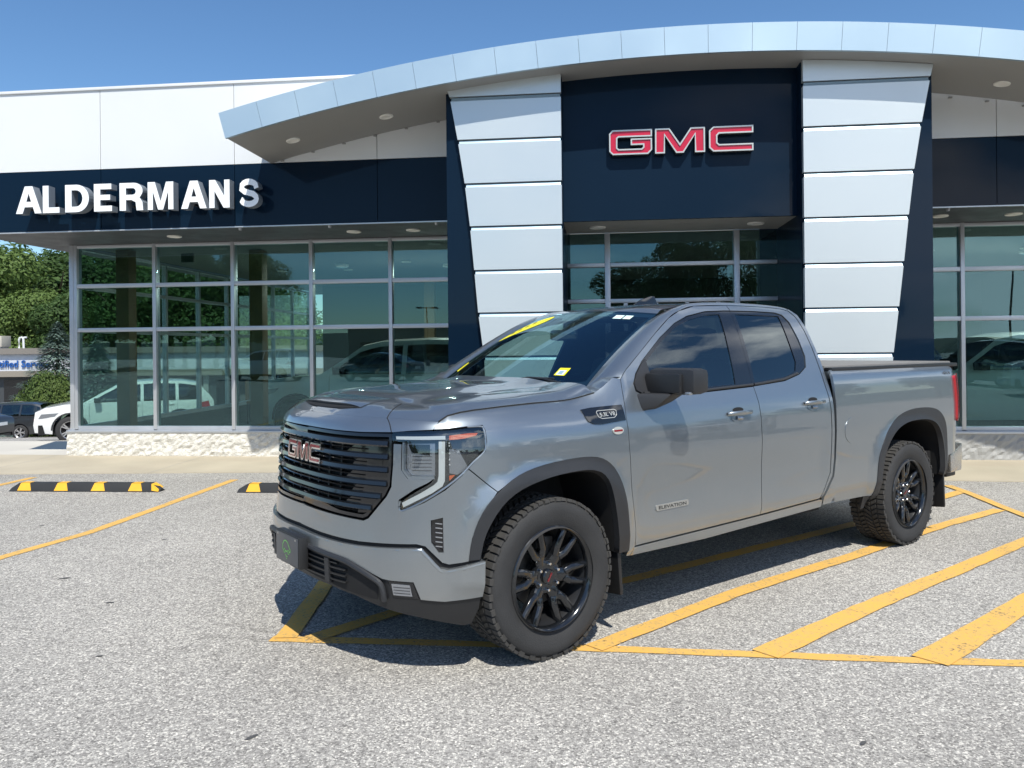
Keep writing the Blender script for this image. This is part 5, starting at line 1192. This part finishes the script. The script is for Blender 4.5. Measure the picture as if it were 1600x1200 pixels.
for p in D3:
    # partner point on the windscreen edge (low part) or on the roof shoulder (high part)
    b = (p[2]-1.365-.055)/(1.826-1.365)
    if b < .93 and p[0] < 1.25: b = max(0.0, b); w = wsf(1.0, b); L2.append(w)
    else:
        x = p[0]+.02 if p[0] < 1.35 else p[0]; 
        x = max(x, 1.205); L2.append(np.array([x, -.628+.0*x, min(roofz(x)-.030, 1.826+(x-1.205)*.22)]))
for s_ in (-1, 1):
    rows = []
    for d_, l_ in zip(D3, L2):
        r = []
        for t in [k/6 for k in range(7)]:
            p = d_*(1-t)+l_*t; bl = .022*4*t*(1-t); p = p+np.array([-.25, -.55, .8])*bl
            r.append((p[0], p[1]*(1 if s_ < 0 else -1), p[2]))
        rows.append(r)
    MB().grid(rows).build('roof_pillar', PT, T, smooth=True, angle=80)
for s_ in (-1, 1):
    # closes the corner between fender, screen and door
    b_ = [S3(q, v) for q, v in ((.36, 1.396), (.40, 1.400), (.45, 1.42), (.52, 1.452), (.575, 1.444))]; a_ = [Vector(wsf(1, t).tolist()) for t in (-.045, -.02, .02, .10, .16)]
    fl3 = lambda p: (p[0], p[1]*(1 if s_ < 0 else -1), p[2])
    MB().grid([[fl3(p) for p in b_], [fl3(p.lerp(q, .5)+Vector((0, -.004, .006))) for p, q in zip(b_, a_)], [fl3(q) for q in a_]]).build('cowl_corner', PT, T, smooth=True, angle=80)
# roof skin
ri = [i for i, p in enumerate(L2) if p[0] >= 1.2]; L2r = [L2[i] for i in ri]
rows = []
hd = [wsf(a, 1.0) for a in np.linspace(1, -1, 25)]
for j, l_ in enumerate(L2r):
    r = []
    for k in range(25):
        a = 1-2*k/24; t = j/(len(L2r)-1)
        xh = hd[k][0]; x = l_[0]-(L2r[0][0]-xh)*(1-sst(0, .45, t)) if j else xh
        zc = roofz(x); e = 1-abs(a)**3.0
        z = l_[2]+(max(zc, l_[2])-l_[2])*e if j else hd[k][2]
        r.append((float(x), float(-.628*a), float(z)))
    rows.append(r)
MB().grid(rows).build('roof', PT, T, smooth=True, angle=80)
fn_ = MB().add([(0, -.012, .0), (.17, -.02, 0), (.17, .02, 0), (0, .012, 0), (.05, -.006, .035), (.13, -.006, .062), (.155, -.006, .06), (.155, .006, .06), (.13, .006, .062), (.05, .006, .035)], [(0, 3, 2, 1), (0, 1, 6, 5, 4), (3, 9, 8, 7, 2), (1, 2, 7, 6), (0, 4, 9, 3), (4, 5, 8, 9), (5, 6, 7, 8)]).build('antenna_fin', M['gblack'], T, bevel=.003); fn_.location = (1.645, 0, 1.925); fn_.scale = (1.40, 1.1, 1.15)
# cab back wall
rows = []
for z in (.50, .9, 1.2, 1.40, 1.55, 1.70, 1.80, 1.87, 1.905):
    xx = 2.635 if z < 1.45 else 2.635-(z-1.45)*.14; w = .93 if z < 1.35 else .93-(z-1.35)*.50; rows.append([(xx, w*(-1+2*k/8), z-(.015*abs(-1+2*k/8)**3 if z > 1.85 else 0)) for k in range(9)])
MB().grid(rows).build('cab_back', PT, T, smooth=True, angle=80)
MB().add([(2.642, -.62, 1.46), (2.642, .62, 1.46), (2.594, .56, 1.80), (2.594, -.56, 1.80)], [(0, 1, 2, 3)]).build('rear_window', M['gblack'], T)
# cowl and wipers
rows = []
for k in range(13):
    a = -1+2*k/12; p = wsf(-a, .035); x0, y0, z0 = p; h_ = hoodf(.345+.03*abs(a), a*.74)
    rows.append([(h_[0]-.03, h_[1], h_[2]-.030), (h_[0]+.03, h_[1], z0-.022), (x0, y0, z0+.002)])
MB().grid(rows).build('cowl', M['black'], T)
for a0_, a1_, b1_ in ((.15, -.42, .075), (.80, .30, .085)):
    P0 = Vector(ws(a0_, .03, .02)[0]); P1 = Vector(ws(a1_+.25*(a0_-a1_), b1_, .022)[0]); P2 = Vector(ws(a1_, b1_*.9, .012)[0])
    MB().tube([P0, P0.lerp(P1, .5)+Vector((0, 0, .01)), P1], [.011, .009, .006], 6).build('wiper_arm', M['black'], T); 
    MB().tube([Vector(ws(a0_-.12, b1_+.01, .010)[0]), P1, P2], .007, 5).build('wiper_blade', M['black'], T)
# stickers
def sticker(name, pl, m, off=.002): return panel(name, pl, m, T, fn=ws, off=off, h=.05, lip=0)
yb = sticker('yellow_banner', smooth_poly([(-.94, .60), (-.91, .73), (-.78, .86), (-.55, .93), (-.36, .945), (-.40, .86), (-.56, .77), (-.80, .66)], 4, True), M['sticker_y']); yb['label'] = 'yellow leaf shaped banner with black writing across the far top corner'
for k in range(4):
    a = -.87+k*.075; b = .70+k*.048; panel('banner_mark', [(a, b), (a+.03, b+.02), (a+.02, b+.05), (a-.01, b+.03)], M['ink'], yb, fn=ws, off=.0035, h=.05, lip=0)
ins_ = sticker('inspection_sticker', [(.63, .145), (.735, .142), (.735, .225), (.63, .225)], M['sticker_y']); ins_['label'] = 'yellow and white inspection sticker low on the driver side'
panel('sticker_centre', [(.645, .150), (.720, .148), (.720, .198), (.645, .198)], M['sticker_w'], ins_, fn=ws, off=.003, h=.05, lip=0); panel('sticker_figure', [(.66, .158), (.70, .158), (.70, .19), (.66, .19)], M['inkgrey'], ins_, fn=ws, off=.004, h=.05, lip=0)
sticker('pale_sticker', [(.60, .88), (.70, .88), (.70, .935), (.60, .935)], M['sticker_w']); sticker('pale_sticker', [(.715, .88), (.80, .88), (.80, .935), (.715, .935)], M['sticker_w'])
sticker('small_sticker', [(-.93, .16), (-.88, .15), (-.88, .27), (-.93, .28)], M['sticker_y'])
# ---- bed
M['bumperchrome'] = pm('dusty_chrome', (.55, .54, .52), .25, metal=.9, var=.1)
MB().box(2.70, 4.72, -.895, .895, 1.425, 1.462).build('bed_cover', M['cover'], T, bevel=.012)
for s_ in (-1, 1): MB().box(2.69, 4.70, *sorted((s_*.897, s_*.962)), 1.418, 1.448).build('bed_rail', M['black'], T, bevel=.008)
MB().box(2.70, 4.68, -.90, .90, .60, .70).build('bed_floor', M['cavity'], T)
MB().add([(2.69, -.93, .5), (2.69, .93, .5), (2.69, .93, 1.42), (2.69, -.93, 1.42)], [(0, 1, 2, 3)]).build('bed_front_wall', PT, T)
rows = [[(4.765+dx-.02*abs(-1+2*k/10)**4, .90*(-1+2*k/10), z) for k in range(11)] for z, dx in ((.70, 0), (.95, .005), (1.2, .0), (1.36, .01), (1.42, .0), (1.44, -.03))]
tg = MB().grid(rows).build('tailgate', PT, T, smooth=True, angle=60); MB().box(4.78, 4.80, -.12, .12, 1.22, 1.29).build('tailgate_handle', M['black'], tg)
for s_ in (-1, 1): MB().hexa([(4.50, s_*.90, .50), (4.74, s_*.86, .50), (4.74, s_*.975, .50), (4.50, s_*.992, .50), (4.47, s_*.90, .66), (4.78, s_*.86, .74), (4.78, s_*.965, .74), (4.47, s_*1.000, .66)]).build('bumper_corner', M['bumperchrome'], T, bevel=.02)
rb_ = MB().hexa([(4.56, -.985, .50), (4.93, -.80, .50), (4.93, .80, .50), (4.56, .985, .50), (4.615, -.955, .80), (4.93, -.82, .76), (4.93, .82, .76), (4.615, .955, .80)]).build('rear_bumper', M['bumperchrome'], T, bevel=.03)
MB().box(4.62, 4.92, -.76, .76, .762, .772).build('step_pad', M['black'], rb_)
for s_ in (-1, 1): MB().box(4.66, 4.84, *sorted((s_*.72, s_*.88)), .43, .52).build('bumper_end', M['black'], rb_, bevel=.02)
MB().box(4.85, 5.02, -.035, .035, .42, .48).build('tow_receiver', M['black'], rb_)
# ---- chassis, interior
MB().box(-.75, 4.5, -.48, -.36, .36, .50).box(-.75, 4.5, .36, .48, .36, .50).build('frame_rail', M['cavity'], T)
MB().box(.62, 2.6, -.90, .90, .42, .50).build('cab_floor', M['cavity'], T); MB().box(-.80, .60, -.60, .60, .40, 1.10).build('engine_block', M['cavity'], T)
for x in (0, 3.76): MB().tube([(x, -.8, .415), (x, .8, .415)], .06, 10).build('axle', M['cavity'], T)
MB().tube([(3.76, -.15, .415), (3.76, .15, .415)], .16, 14).build('differential', M['cavity'], T)
MB().tube([(2.3, .5, .40), (4.3, .62, .42), (4.85, .75, .42)], .04, 8).build('exhaust_pipe', M['brake'], T)
for s_ in (-1, 1): MB().tube([(4.10, s_*.66, .50), (4.0, s_*.60, .95)], .045, 8).build('damper', M['brake'], T)
I = empty('interior', (0, 0, 0), 0, T)
MB().add([(.42, -.78, 1.345), (.42, .78, 1.345), (.86, .80, 1.32), (.86, -.80, 1.32), (.90, -.80, 1.05), (.90, .80, 1.05)], [(0, 3, 2, 1), (3, 4, 5, 2)]).build('dashboard', M['dash'], I)
MB().box(.78, .95, -.60, -.18, 1.25, 1.38).build('instrument_hood', M['dash'], I, bevel=.03)
MB().box(.86, .88, -.10, .20, 1.18, 1.36).build('screen', M['gblack'], I)
st_ = MB().tube([(1.02+.06*cos(t)*0-.085*sin(t)*.5, -.39+.185*cos(t), 1.26+.17*sin(t)) for t in [k*2*pi/28 for k in range(29)]], .016, 8); st_.box(.99, 1.02, -.53, -.25, 1.24, 1.28).build('steering_wheel', M['seat'], I)
for s_ in (-1, 1):
    y0 = s_*.40
    MB().box(1.20, 1.72, y0-.25, y0+.25, .78, .95).build('front_seat', M['seat'], I, bevel=.05)
    MB().hexa([(1.62, y0-.25, .92), (1.80, y0-.25, .92), (1.80, y0+.25, .92), (1.62, y0+.25, .92), (1.80, y0-.22, 1.53), (1.92, y0-.22, 1.53), (1.92, y0+.22, 1.53), (1.80, y0+.22, 1.53)]).build('seat_back', M['seat'], I, bevel=.04)
    MB().box(1.84, 1.95, y0-.13, y0+.13, 1.56, 1.74).build('head_rest', M['seat'], I, bevel=.04)
    MB().box(2.42, 2.52, y0-.11, y0+.11, 1.50, 1.66).build('head_rest', M['seat'], I, bevel=.04)
    MB().box(.88, 2.55, *sorted((s_*.86, s_*.89)), .55, 1.33).build('door_card', M['dash'], I)
MB().hexa([(2.38, -.66, .90), (2.55, -.66, .90), (2.55, .66, .90), (2.38, .66, .90), (2.48, -.62, 1.48), (2.58, -.62, 1.48), (2.58, .62, 1.48), (2.48, .62, 1.48)]).build('rear_seat', M['seat'], I, bevel=.04)
MB().box(1.30, 2.55, -.60, .60, 1.845, 1.853).build('headliner', M['headliner'], I)
MB().box(.93, .97, -.13, .13, 1.66, 1.735).build('rear_view_mirror', M['gblack'], I, bevel=.02); MB().tube([(.95, 0, 1.73), (1.02, 0, 1.80)], .012, 6).build('mirror_stem', M['gblack'], I)
# ------------------------------------------------------------------ other cars
def car_kit(name, U, belt, wb, m, glassm, W=1.84, wr=.355, two=False, lampm=None):
    """U: upper outline front to rear [(x,z,kind)] ; kind p paint, g glass of the strip that starts there"""
    root = empty(name); L = U[-1][0]; top = max(p[1] for p in U); C = MB
    def yh(x, z):
        x = np.asarray(x, float); z = np.asarray(z, float); y = W/2-.05*np.clip((.62-z)/.4, 0, 1)**2-.035*np.clip((z-.75)/.35, 0, 1)**2-.40*np.maximum(z-belt-.03, 0)
        y = y-.26*(1-sst(-.05, .75, x))**1.6-.20*sst(L-.7, L+.1, x)**1.5
        return y
    def fs(s):
        def f(x, z): x = np.asarray(x, float); z = np.asarray(z, float); return np.stack([x, s*yh(x, z), z], -1)
        return fnsurf(f)
    zt = lambda z: z-.035 if z > belt else z
    prof = [(p[0], zt(p[1])) for p in U]
    lowz = .26
    arch = lambda c, r: [(c+r*cos(t), wr+.01+r*sin(t)) for t in np.linspace(0, pi, 13)]
    ar = wr+.065
    a1 = [(c, z) for c, z in arch(wb[0], ar)]; a2 = arch(wb[1], ar)
    bottom = [(U[0][0], prof[0][1])]+[(a1[-1][0], lowz)]+a1[::-1]+[(a1[0][0], lowz), (a2[-1][0], lowz)]+a2[::-1]+[(a2[0][0], lowz), (prof[-1][0], prof[-1][1])]
    outer = bottom+prof[::-1][1:-1]
    # windows: between belt and roof, split by pillars
    gx = [p for p in U if p[2] == 'g']; wx0 = gx[0][0]; rear = [p for p in U if p[0] > wx0+1 and p[2] == 'g']
    xr = rear[0][0] if rear else L-.5
    tops = lambda x: float(np.interp(x, [p[0] for p in prof], [p[1] for p in prof]))
    cuts = [wx0+.28, wx0+1.42, wx0+1.50, wx0+2.32, wx0+2.40, xr+.02]
    wins = []
    for a, b in ((cuts[0], cuts[1]), (cuts[2], cuts[3]), (cuts[4], cuts[5])):
        if b-a < .2: continue
        n = 6; tp_ = [(a+(b-a)*k/n, tops(a+(b-a)*k/n)-.075) for k in range(n+1)]
        wins.append([(a, belt+.0), (b, belt+.0)]+[p for p in tp_[::-1] if p[1] > belt+.04])
    for s in (-1, 1):
        f = fs(s); fl_ = s > 0
        side_ = panel('side_body', outer, m, root, fn=f, holes=wins, h=.16, lip=.03 if s < 0 else 0, flip=fl_)
        for w in wins: panel('side_window', w, glassm, root, fn=f, off=-.012 if s < 0 else .012, h=.3, lip=0, flip=fl_)
        dz = [.42, belt-.02]
        for x in (cuts[0]-.12, cuts[1]+.04, cuts[3]+.04):
            P0 = [Vector(f(x, z, .001*(-1 if fl_ else 1))[0]) for z in np.linspace(.40, belt-.02, 6)]; C().tube(P0, .0035, 4).build('door_seam', M['cavity'], side_)
        for x in (cuts[1]-.12, cuts[3]-.12):
            p = Vector(f(x, belt-.10)[0]); C().box(p.x-.08, p.x+.08, *sorted((p.y, p.y+s*.03)), p.z-.014, p.z+.014).build('door_handle', m, side_, bevel=.006)
        p = Vector(f(cuts[0]+.05, belt+.02)[0]); C().box(p.x-.05, p.x+.10, *sorted((p.y+s*.01, p.y+s*.22)), p.z-.02, p.z+.11).build('wing_mirror', M['gblack'], root, bevel=.02)
        # cladding and lamps
        for c in wb:
            ring = [(c+(ar+.035)*cos(t), wr+.01+(ar+.035)*sin(t)) for t in np.linspace(pi, 0, 15)]+[(c+ar*cos(t), wr+.01+ar*sin(t)) for t in np.linspace(0, pi, 15)]
            panel('arch_cladding', ring, M['trim'], root, fn=f, off=.006*(1 if s < 0 else -1), h=.1, lip=0, flip=fl_)
        sl = [(a1[0][0], lowz-.0), (a2[-1][0], lowz), (a2[-1][0], lowz+.10), (a1[0][0], lowz+.10)]; panel('sill_cladding', sl, M['trim'], root, fn=f, off=.006*(1 if s < 0 else -1), h=.3, lip=0, flip=fl_)
        x0 = .10; zl = U[2][1]
        panel('headlight', [(x0+.02, zl-.18), (x0+.42, zl-.10), (x0+.52, zl-.02), (x0+.10, zl-.05)], M['lampgrey'], root, fn=f, off=.008*(1 if s < 0 else -1), h=.2, lip=0, flip=fl_)
        panel('tail_light', [(L-.42, belt-.20), (L-.06, belt-.24), (L-.10, belt-.05), (L-.30, belt-.08)], M['tailred'], root, fn=f, off=.008*(1 if s < 0 else -1), h=.2, lip=0, flip=fl_)
    # top skin
    i = 0
    names = {'p': ('body_top', m), 'g': ('glass', glassm)}
    runs = []; cur_ = [0]
    for k in range(1, len(U)):
        cur_.append(k)
        if k == len(U)-1 or U[k][2] != U[cur_[0]][2]: runs.append((U[cur_[0]][2], list(cur_))); cur_ = [k]
    gn = 0
    for kind, ids in runs:
        rows = []
        for k in ids:
            x, z, _ = U[k]; zs = prof[k][1]; y = float(yh(x, zs)); rows.append([(x-(.10*(1-(j/5-1)**2) if k < 4 else 0)*0, y*(j/5-1), zs+(z-zs+.012)*(1-abs(j/5-1)**3)) for j in range(11)])
        nm, mm = names[kind]
        if kind == 'g': nm = 'windscreen' if gn == 0 else 'rear_window'; gn += 1
        C().grid(rows).build(nm, mm, root, smooth=True, angle=50)
    C().box(.12, L-.12, -W/2+.16, W/2-.16, .24, .50).build('underbody', M['cavity'], root)
    C().box(1.2, L-.5, -W/2+.12, W/2-.12, .50, .9).build('cabin_floor', M['seat'], root)
    for x in (wx0+1.1, wx0+2.0):
        for s in (-.38, .38): C().box(x, x+.14, s-.24, s+.24, .7, belt+.12).box(x+.03, x+.12, s-.12, s+.12, belt+.14, belt+.30).build('seat', M['seat'], root, bevel=.03)
    C().box(wx0+.2, wx0+.5, -.7, .7, .8, belt+.02).build('dashboard', M['dash'], root)
    # front: grille and lower intake
    C().box(U[1][0]-.012, U[1][0]+.05, -.30, .30, .34, .50).build('lower_intake', M['gblack'], root); C().box(U[1][0]+.002, U[1][0]+.06, -.30, .30, U[2][1]-.24, U[2][1]-.10).build('grille', M['gblack'], root)
    C().box(U[-2][0]-.02, U[-2][0]+.012, -.26, .26, .62, .75).build('number_plate', M['white'], root)
    # wheels
    ty = C().lathe([(wr*.66, -.11), (wr*.9, -.115), (wr, -.085), (wr, .085), (wr*.9, .115), (wr*.66, .11)], 32).mesh('tyre', smooth=True, angle=50)
    rm = C().lathe([(wr*.67, -.112), (wr*.62, -.10), (wr*.60, -.02), (wr*.60, .10)], 32).mesh('rim', smooth=True, angle=40); hb_ = C()
    for k in range(5):
        for d in (-.16, .16):
            a = 2*pi*k/5; a0_, a1_ = a+d*.3, a+d; p0 = Vector((cos(a0_)*.03, 0, sin(a0_)*.03)); p1 = Vector((cos(a1_)*wr*.63, 0, sin(a1_)*wr*.63)); n = (p1-p0).normalized().cross(Vector((0, 1, 0)))*.018
            hb_.hexa([tuple(p0-n+Vector((0, -.085, 0))), tuple(p1-n+Vector((0, -.10, 0))), tuple(p1-n+Vector((0, -.07, 0))), tuple(p0-n+Vector((0, -.05, 0))), tuple(p0+n+Vector((0, -.085, 0))), tuple(p1+n+Vector((0, -.10, 0))), tuple(p1+n+Vector((0, -.07, 0))), tuple(p0+n+Vector((0, -.05, 0)))])
    hb_.lathe([(0, -.09), (.05, -.088), (.055, -.05)], 12); sp_ = hb_.mesh('spokes'); dk = C().lathe([(0, -.03), (wr*.6, -.03)], 24).mesh('wheel_back')
    ty.materials.append(M['rubber']); rm.materials.append(M['alloy']); sp_.materials.append(M['alloy']); dk.materials.append(M['cavity'])
    for c in wb:
        for s in (-1, 1):
            w = empty('wheel', (c, s*(W/2-.125), wr), 0 if s < 0 else pi, root)
            for me in (ty, rm, sp_, dk): link(me.name.split('.')[0], me, None, w)
    return root
M['alloy'] = pm('machined_alloy', (.55, .55, .56), .25, metal=.8)
M['carwhite'] = pm('white_car_paint', (.78, .78, .77), .3, coat=1)
M['cargrey'] = pm('charcoal_car_paint', (.035, .038, .042), .3, coat=1, metal=.3)
M['carsilver'] = pm('pale_silver_car_paint', (.74, .76, .75), .35, coat=1, metal=.1)
M['carglass'] = glass('car_window_glass', (.25, .30, .30), base=.07, ior=1.5)
UX = [(.03, .30, 'p'), (0, .50, 'p'), (.05, .84, 'p'), (.28, .95, 'p'), (.75, 1.03, 'p'), (1.18, 1.09, 'g'), (1.65, 1.36, 'g'), (2.02, 1.56, 'p'), (2.35, 1.625, 'p'), (3.0, 1.65, 'p'), (3.7, 1.625, 'p'), (4.12, 1.55, 'g'), (4.42, 1.20, 'p'), (4.52, 1.02, 'p'), (4.55, .60, 'p'), (4.48, .32, 'p')]
UB = [(.04, .32, 'p'), (0, .55, 'p'), (.03, .93, 'p'), (.22, 1.03, 'p'), (.80, 1.10, 'p'), (1.35, 1.14, 'g'), (1.72, 1.42, 'g'), (2.05, 1.66, 'p'), (2.4, 1.73, 'p'), (3.2, 1.76, 'p'), (4.2, 1.74, 'p'), (4.52, 1.66, 'g'), (4.72, 1.20, 'p'), (4.78, 1.0, 'p'), (4.82, .62, 'p'), (4.76, .34, 'p')]
US = [(.04, .28, 'p'), (0, .45, 'p'), (.05, .68, 'p'), (.3, .78, 'p'), (.8, .87, 'p'), (1.25, .93, 'g'), (1.75, 1.22, 'g'), (2.1, 1.38, 'p'), (2.5, 1.44, 'p'), (3.1, 1.42, 'p'), (3.5, 1.34, 'g'), (4.05, 1.04, 'p'), (4.55, .98, 'p'), (4.66, .85, 'p'), (4.68, .5, 'p'), (4.62, .30, 'p')]
k1 = car_kit('parked_suv', UX, 1.06, (.88, 3.62), M['carwhite'], M['carglass']); tag(k1, 'white compact SUV parked nose left beyond the corner of the showroom', 'car'); k1.scale = (1.05, 1.05, 1.06); k1.location = (-13.72, 22.85, -.93); k1.rotation_euler = (0, 0, radians(25))
k2 = car_kit('parked_suv', UB, 1.14, (.92, 3.72), M['cargrey'], M['carglass'], W=1.88); tag(k2, 'charcoal boxy SUV with its red tail lamp toward the white SUV', 'car'); k2.location = (tx(78, 38)-4.8, 38, gz(0, 38.4)); k2.rotation_euler = (0, 0, radians(3))
k3 = car_kit('parked_car', US, .93, (.90, 3.65), M['cargrey'], M['carglass'], W=1.80, wr=.32); tag(k3, 'dark low car whose tail just enters the frame at the far left edge', 'car'); k3.location = (tx(9, 33)-4.66, 33, gz(0, 33.5)); k3.rotation_euler = (0, 0, radians(-3))
k4 = car_kit('showroom_suv', UB, 1.14, (.92, 3.72), M['carsilver'], M['carglass'], W=1.92); tag(k4, 'pale silver SUV indoors behind the glass to the left of the truck hood', 'car'); k4.location = (-4.55, 14.75, .06); k4.rotation_euler = (0, 0, -FY)
k5 = copy_tree(k4); k5['label'] = 'pale SUV indoors behind the glazing at the right frame edge'; k5.location = (5.75, 13.6, .06)
for k in range(3):   # more stock across the lot, mirrored in the paint
    pass
def parked(src, x, y, rz, lab):
    c = copy_tree(src); c.location = (x, y, gz(x, y)); c.rotation_euler = (0, 0, rz); tag(c, lab, 'car', 'stock cars across the aisle, mirrored in glass and paint'); return c
for i, (src, x, y, r, lab) in enumerate(((k1, 9, -15, .9, 'white SUV across the aisle to the right, seen as a reflection'), (k2, 12.5, -13, .95, 'charcoal SUV beside a white one across the aisle, seen as a reflection'), (k4, 16, -10, 1.0, 'silver SUV across the aisle on the right, seen as a reflection'), (k3, 19.5, -7, 1.05, 'dark low car farthest right across the aisle, seen as a reflection'),
        (k2, 12.5, 1.5, .15, 'charcoal SUV added out of frame right of the truck, mirrored in its doors'), (k1, 12.8, 4.6, .12, 'white SUV added out of frame right of the truck, mirrored in its doors'), (k3, 12.2, -1.8, .15, 'dark low car added out of frame right of the truck, mirrored in its doors'), (k4, 12.4, -5.0, .2, 'silver SUV added out of frame right of the truck, mirrored in its doors'),  # unseen row added to put reflections in the truck doors
        (k3, -16, -18, .2, 'dark low car across the aisle on the left, seen as a reflection'), (k1, -23, -18, .1, 'white SUV far left across the aisle, seen as a reflection'))): parked(src, x, y, r, lab)
# showroom desk and chair
ds = thing('sales_desk', 'small round table inside the showroom behind the third glazed bay', 'table', (-4.9, 17.5, .061)); MB().lathe([(0, .74), (.45, .74), (.45, .71), (0, .71)], 24, 'z').build('table_top', M['white'], ds); MB().tube([(0, 0, .02), (0, 0, .71)], .04, 8).build('leg', M['alu'], ds); MB().lathe([(0, .03), (.25, .02), (.26, 0)], 20, 'z').build('foot', M['alu'], ds)
for x, y, r, lab in ((-5.55, 17.3, .2, 'brown chair left of the showroom table'), (-4.25, 17.9, 2.8, 'brown chair right of the showroom table')):
    ch_ = thing('chair', lab, 'chair', (x, y, .061), r, 'chairs at the showroom table'); MB().box(-.22, .22, -.22, .22, .43, .48).build('seat', M['tan'], ch_, bevel=.015); MB().box(-.24, -.20, -.21, .21, .50, .92).build('backrest', M['tan'], ch_, bevel=.015)
    for a in (-.19, .19):
        for b in (-.19, .19): MB().tube([(a, b, 0), (a, b, .43)], .014, 6).build('leg', M['gblack'], ch_)
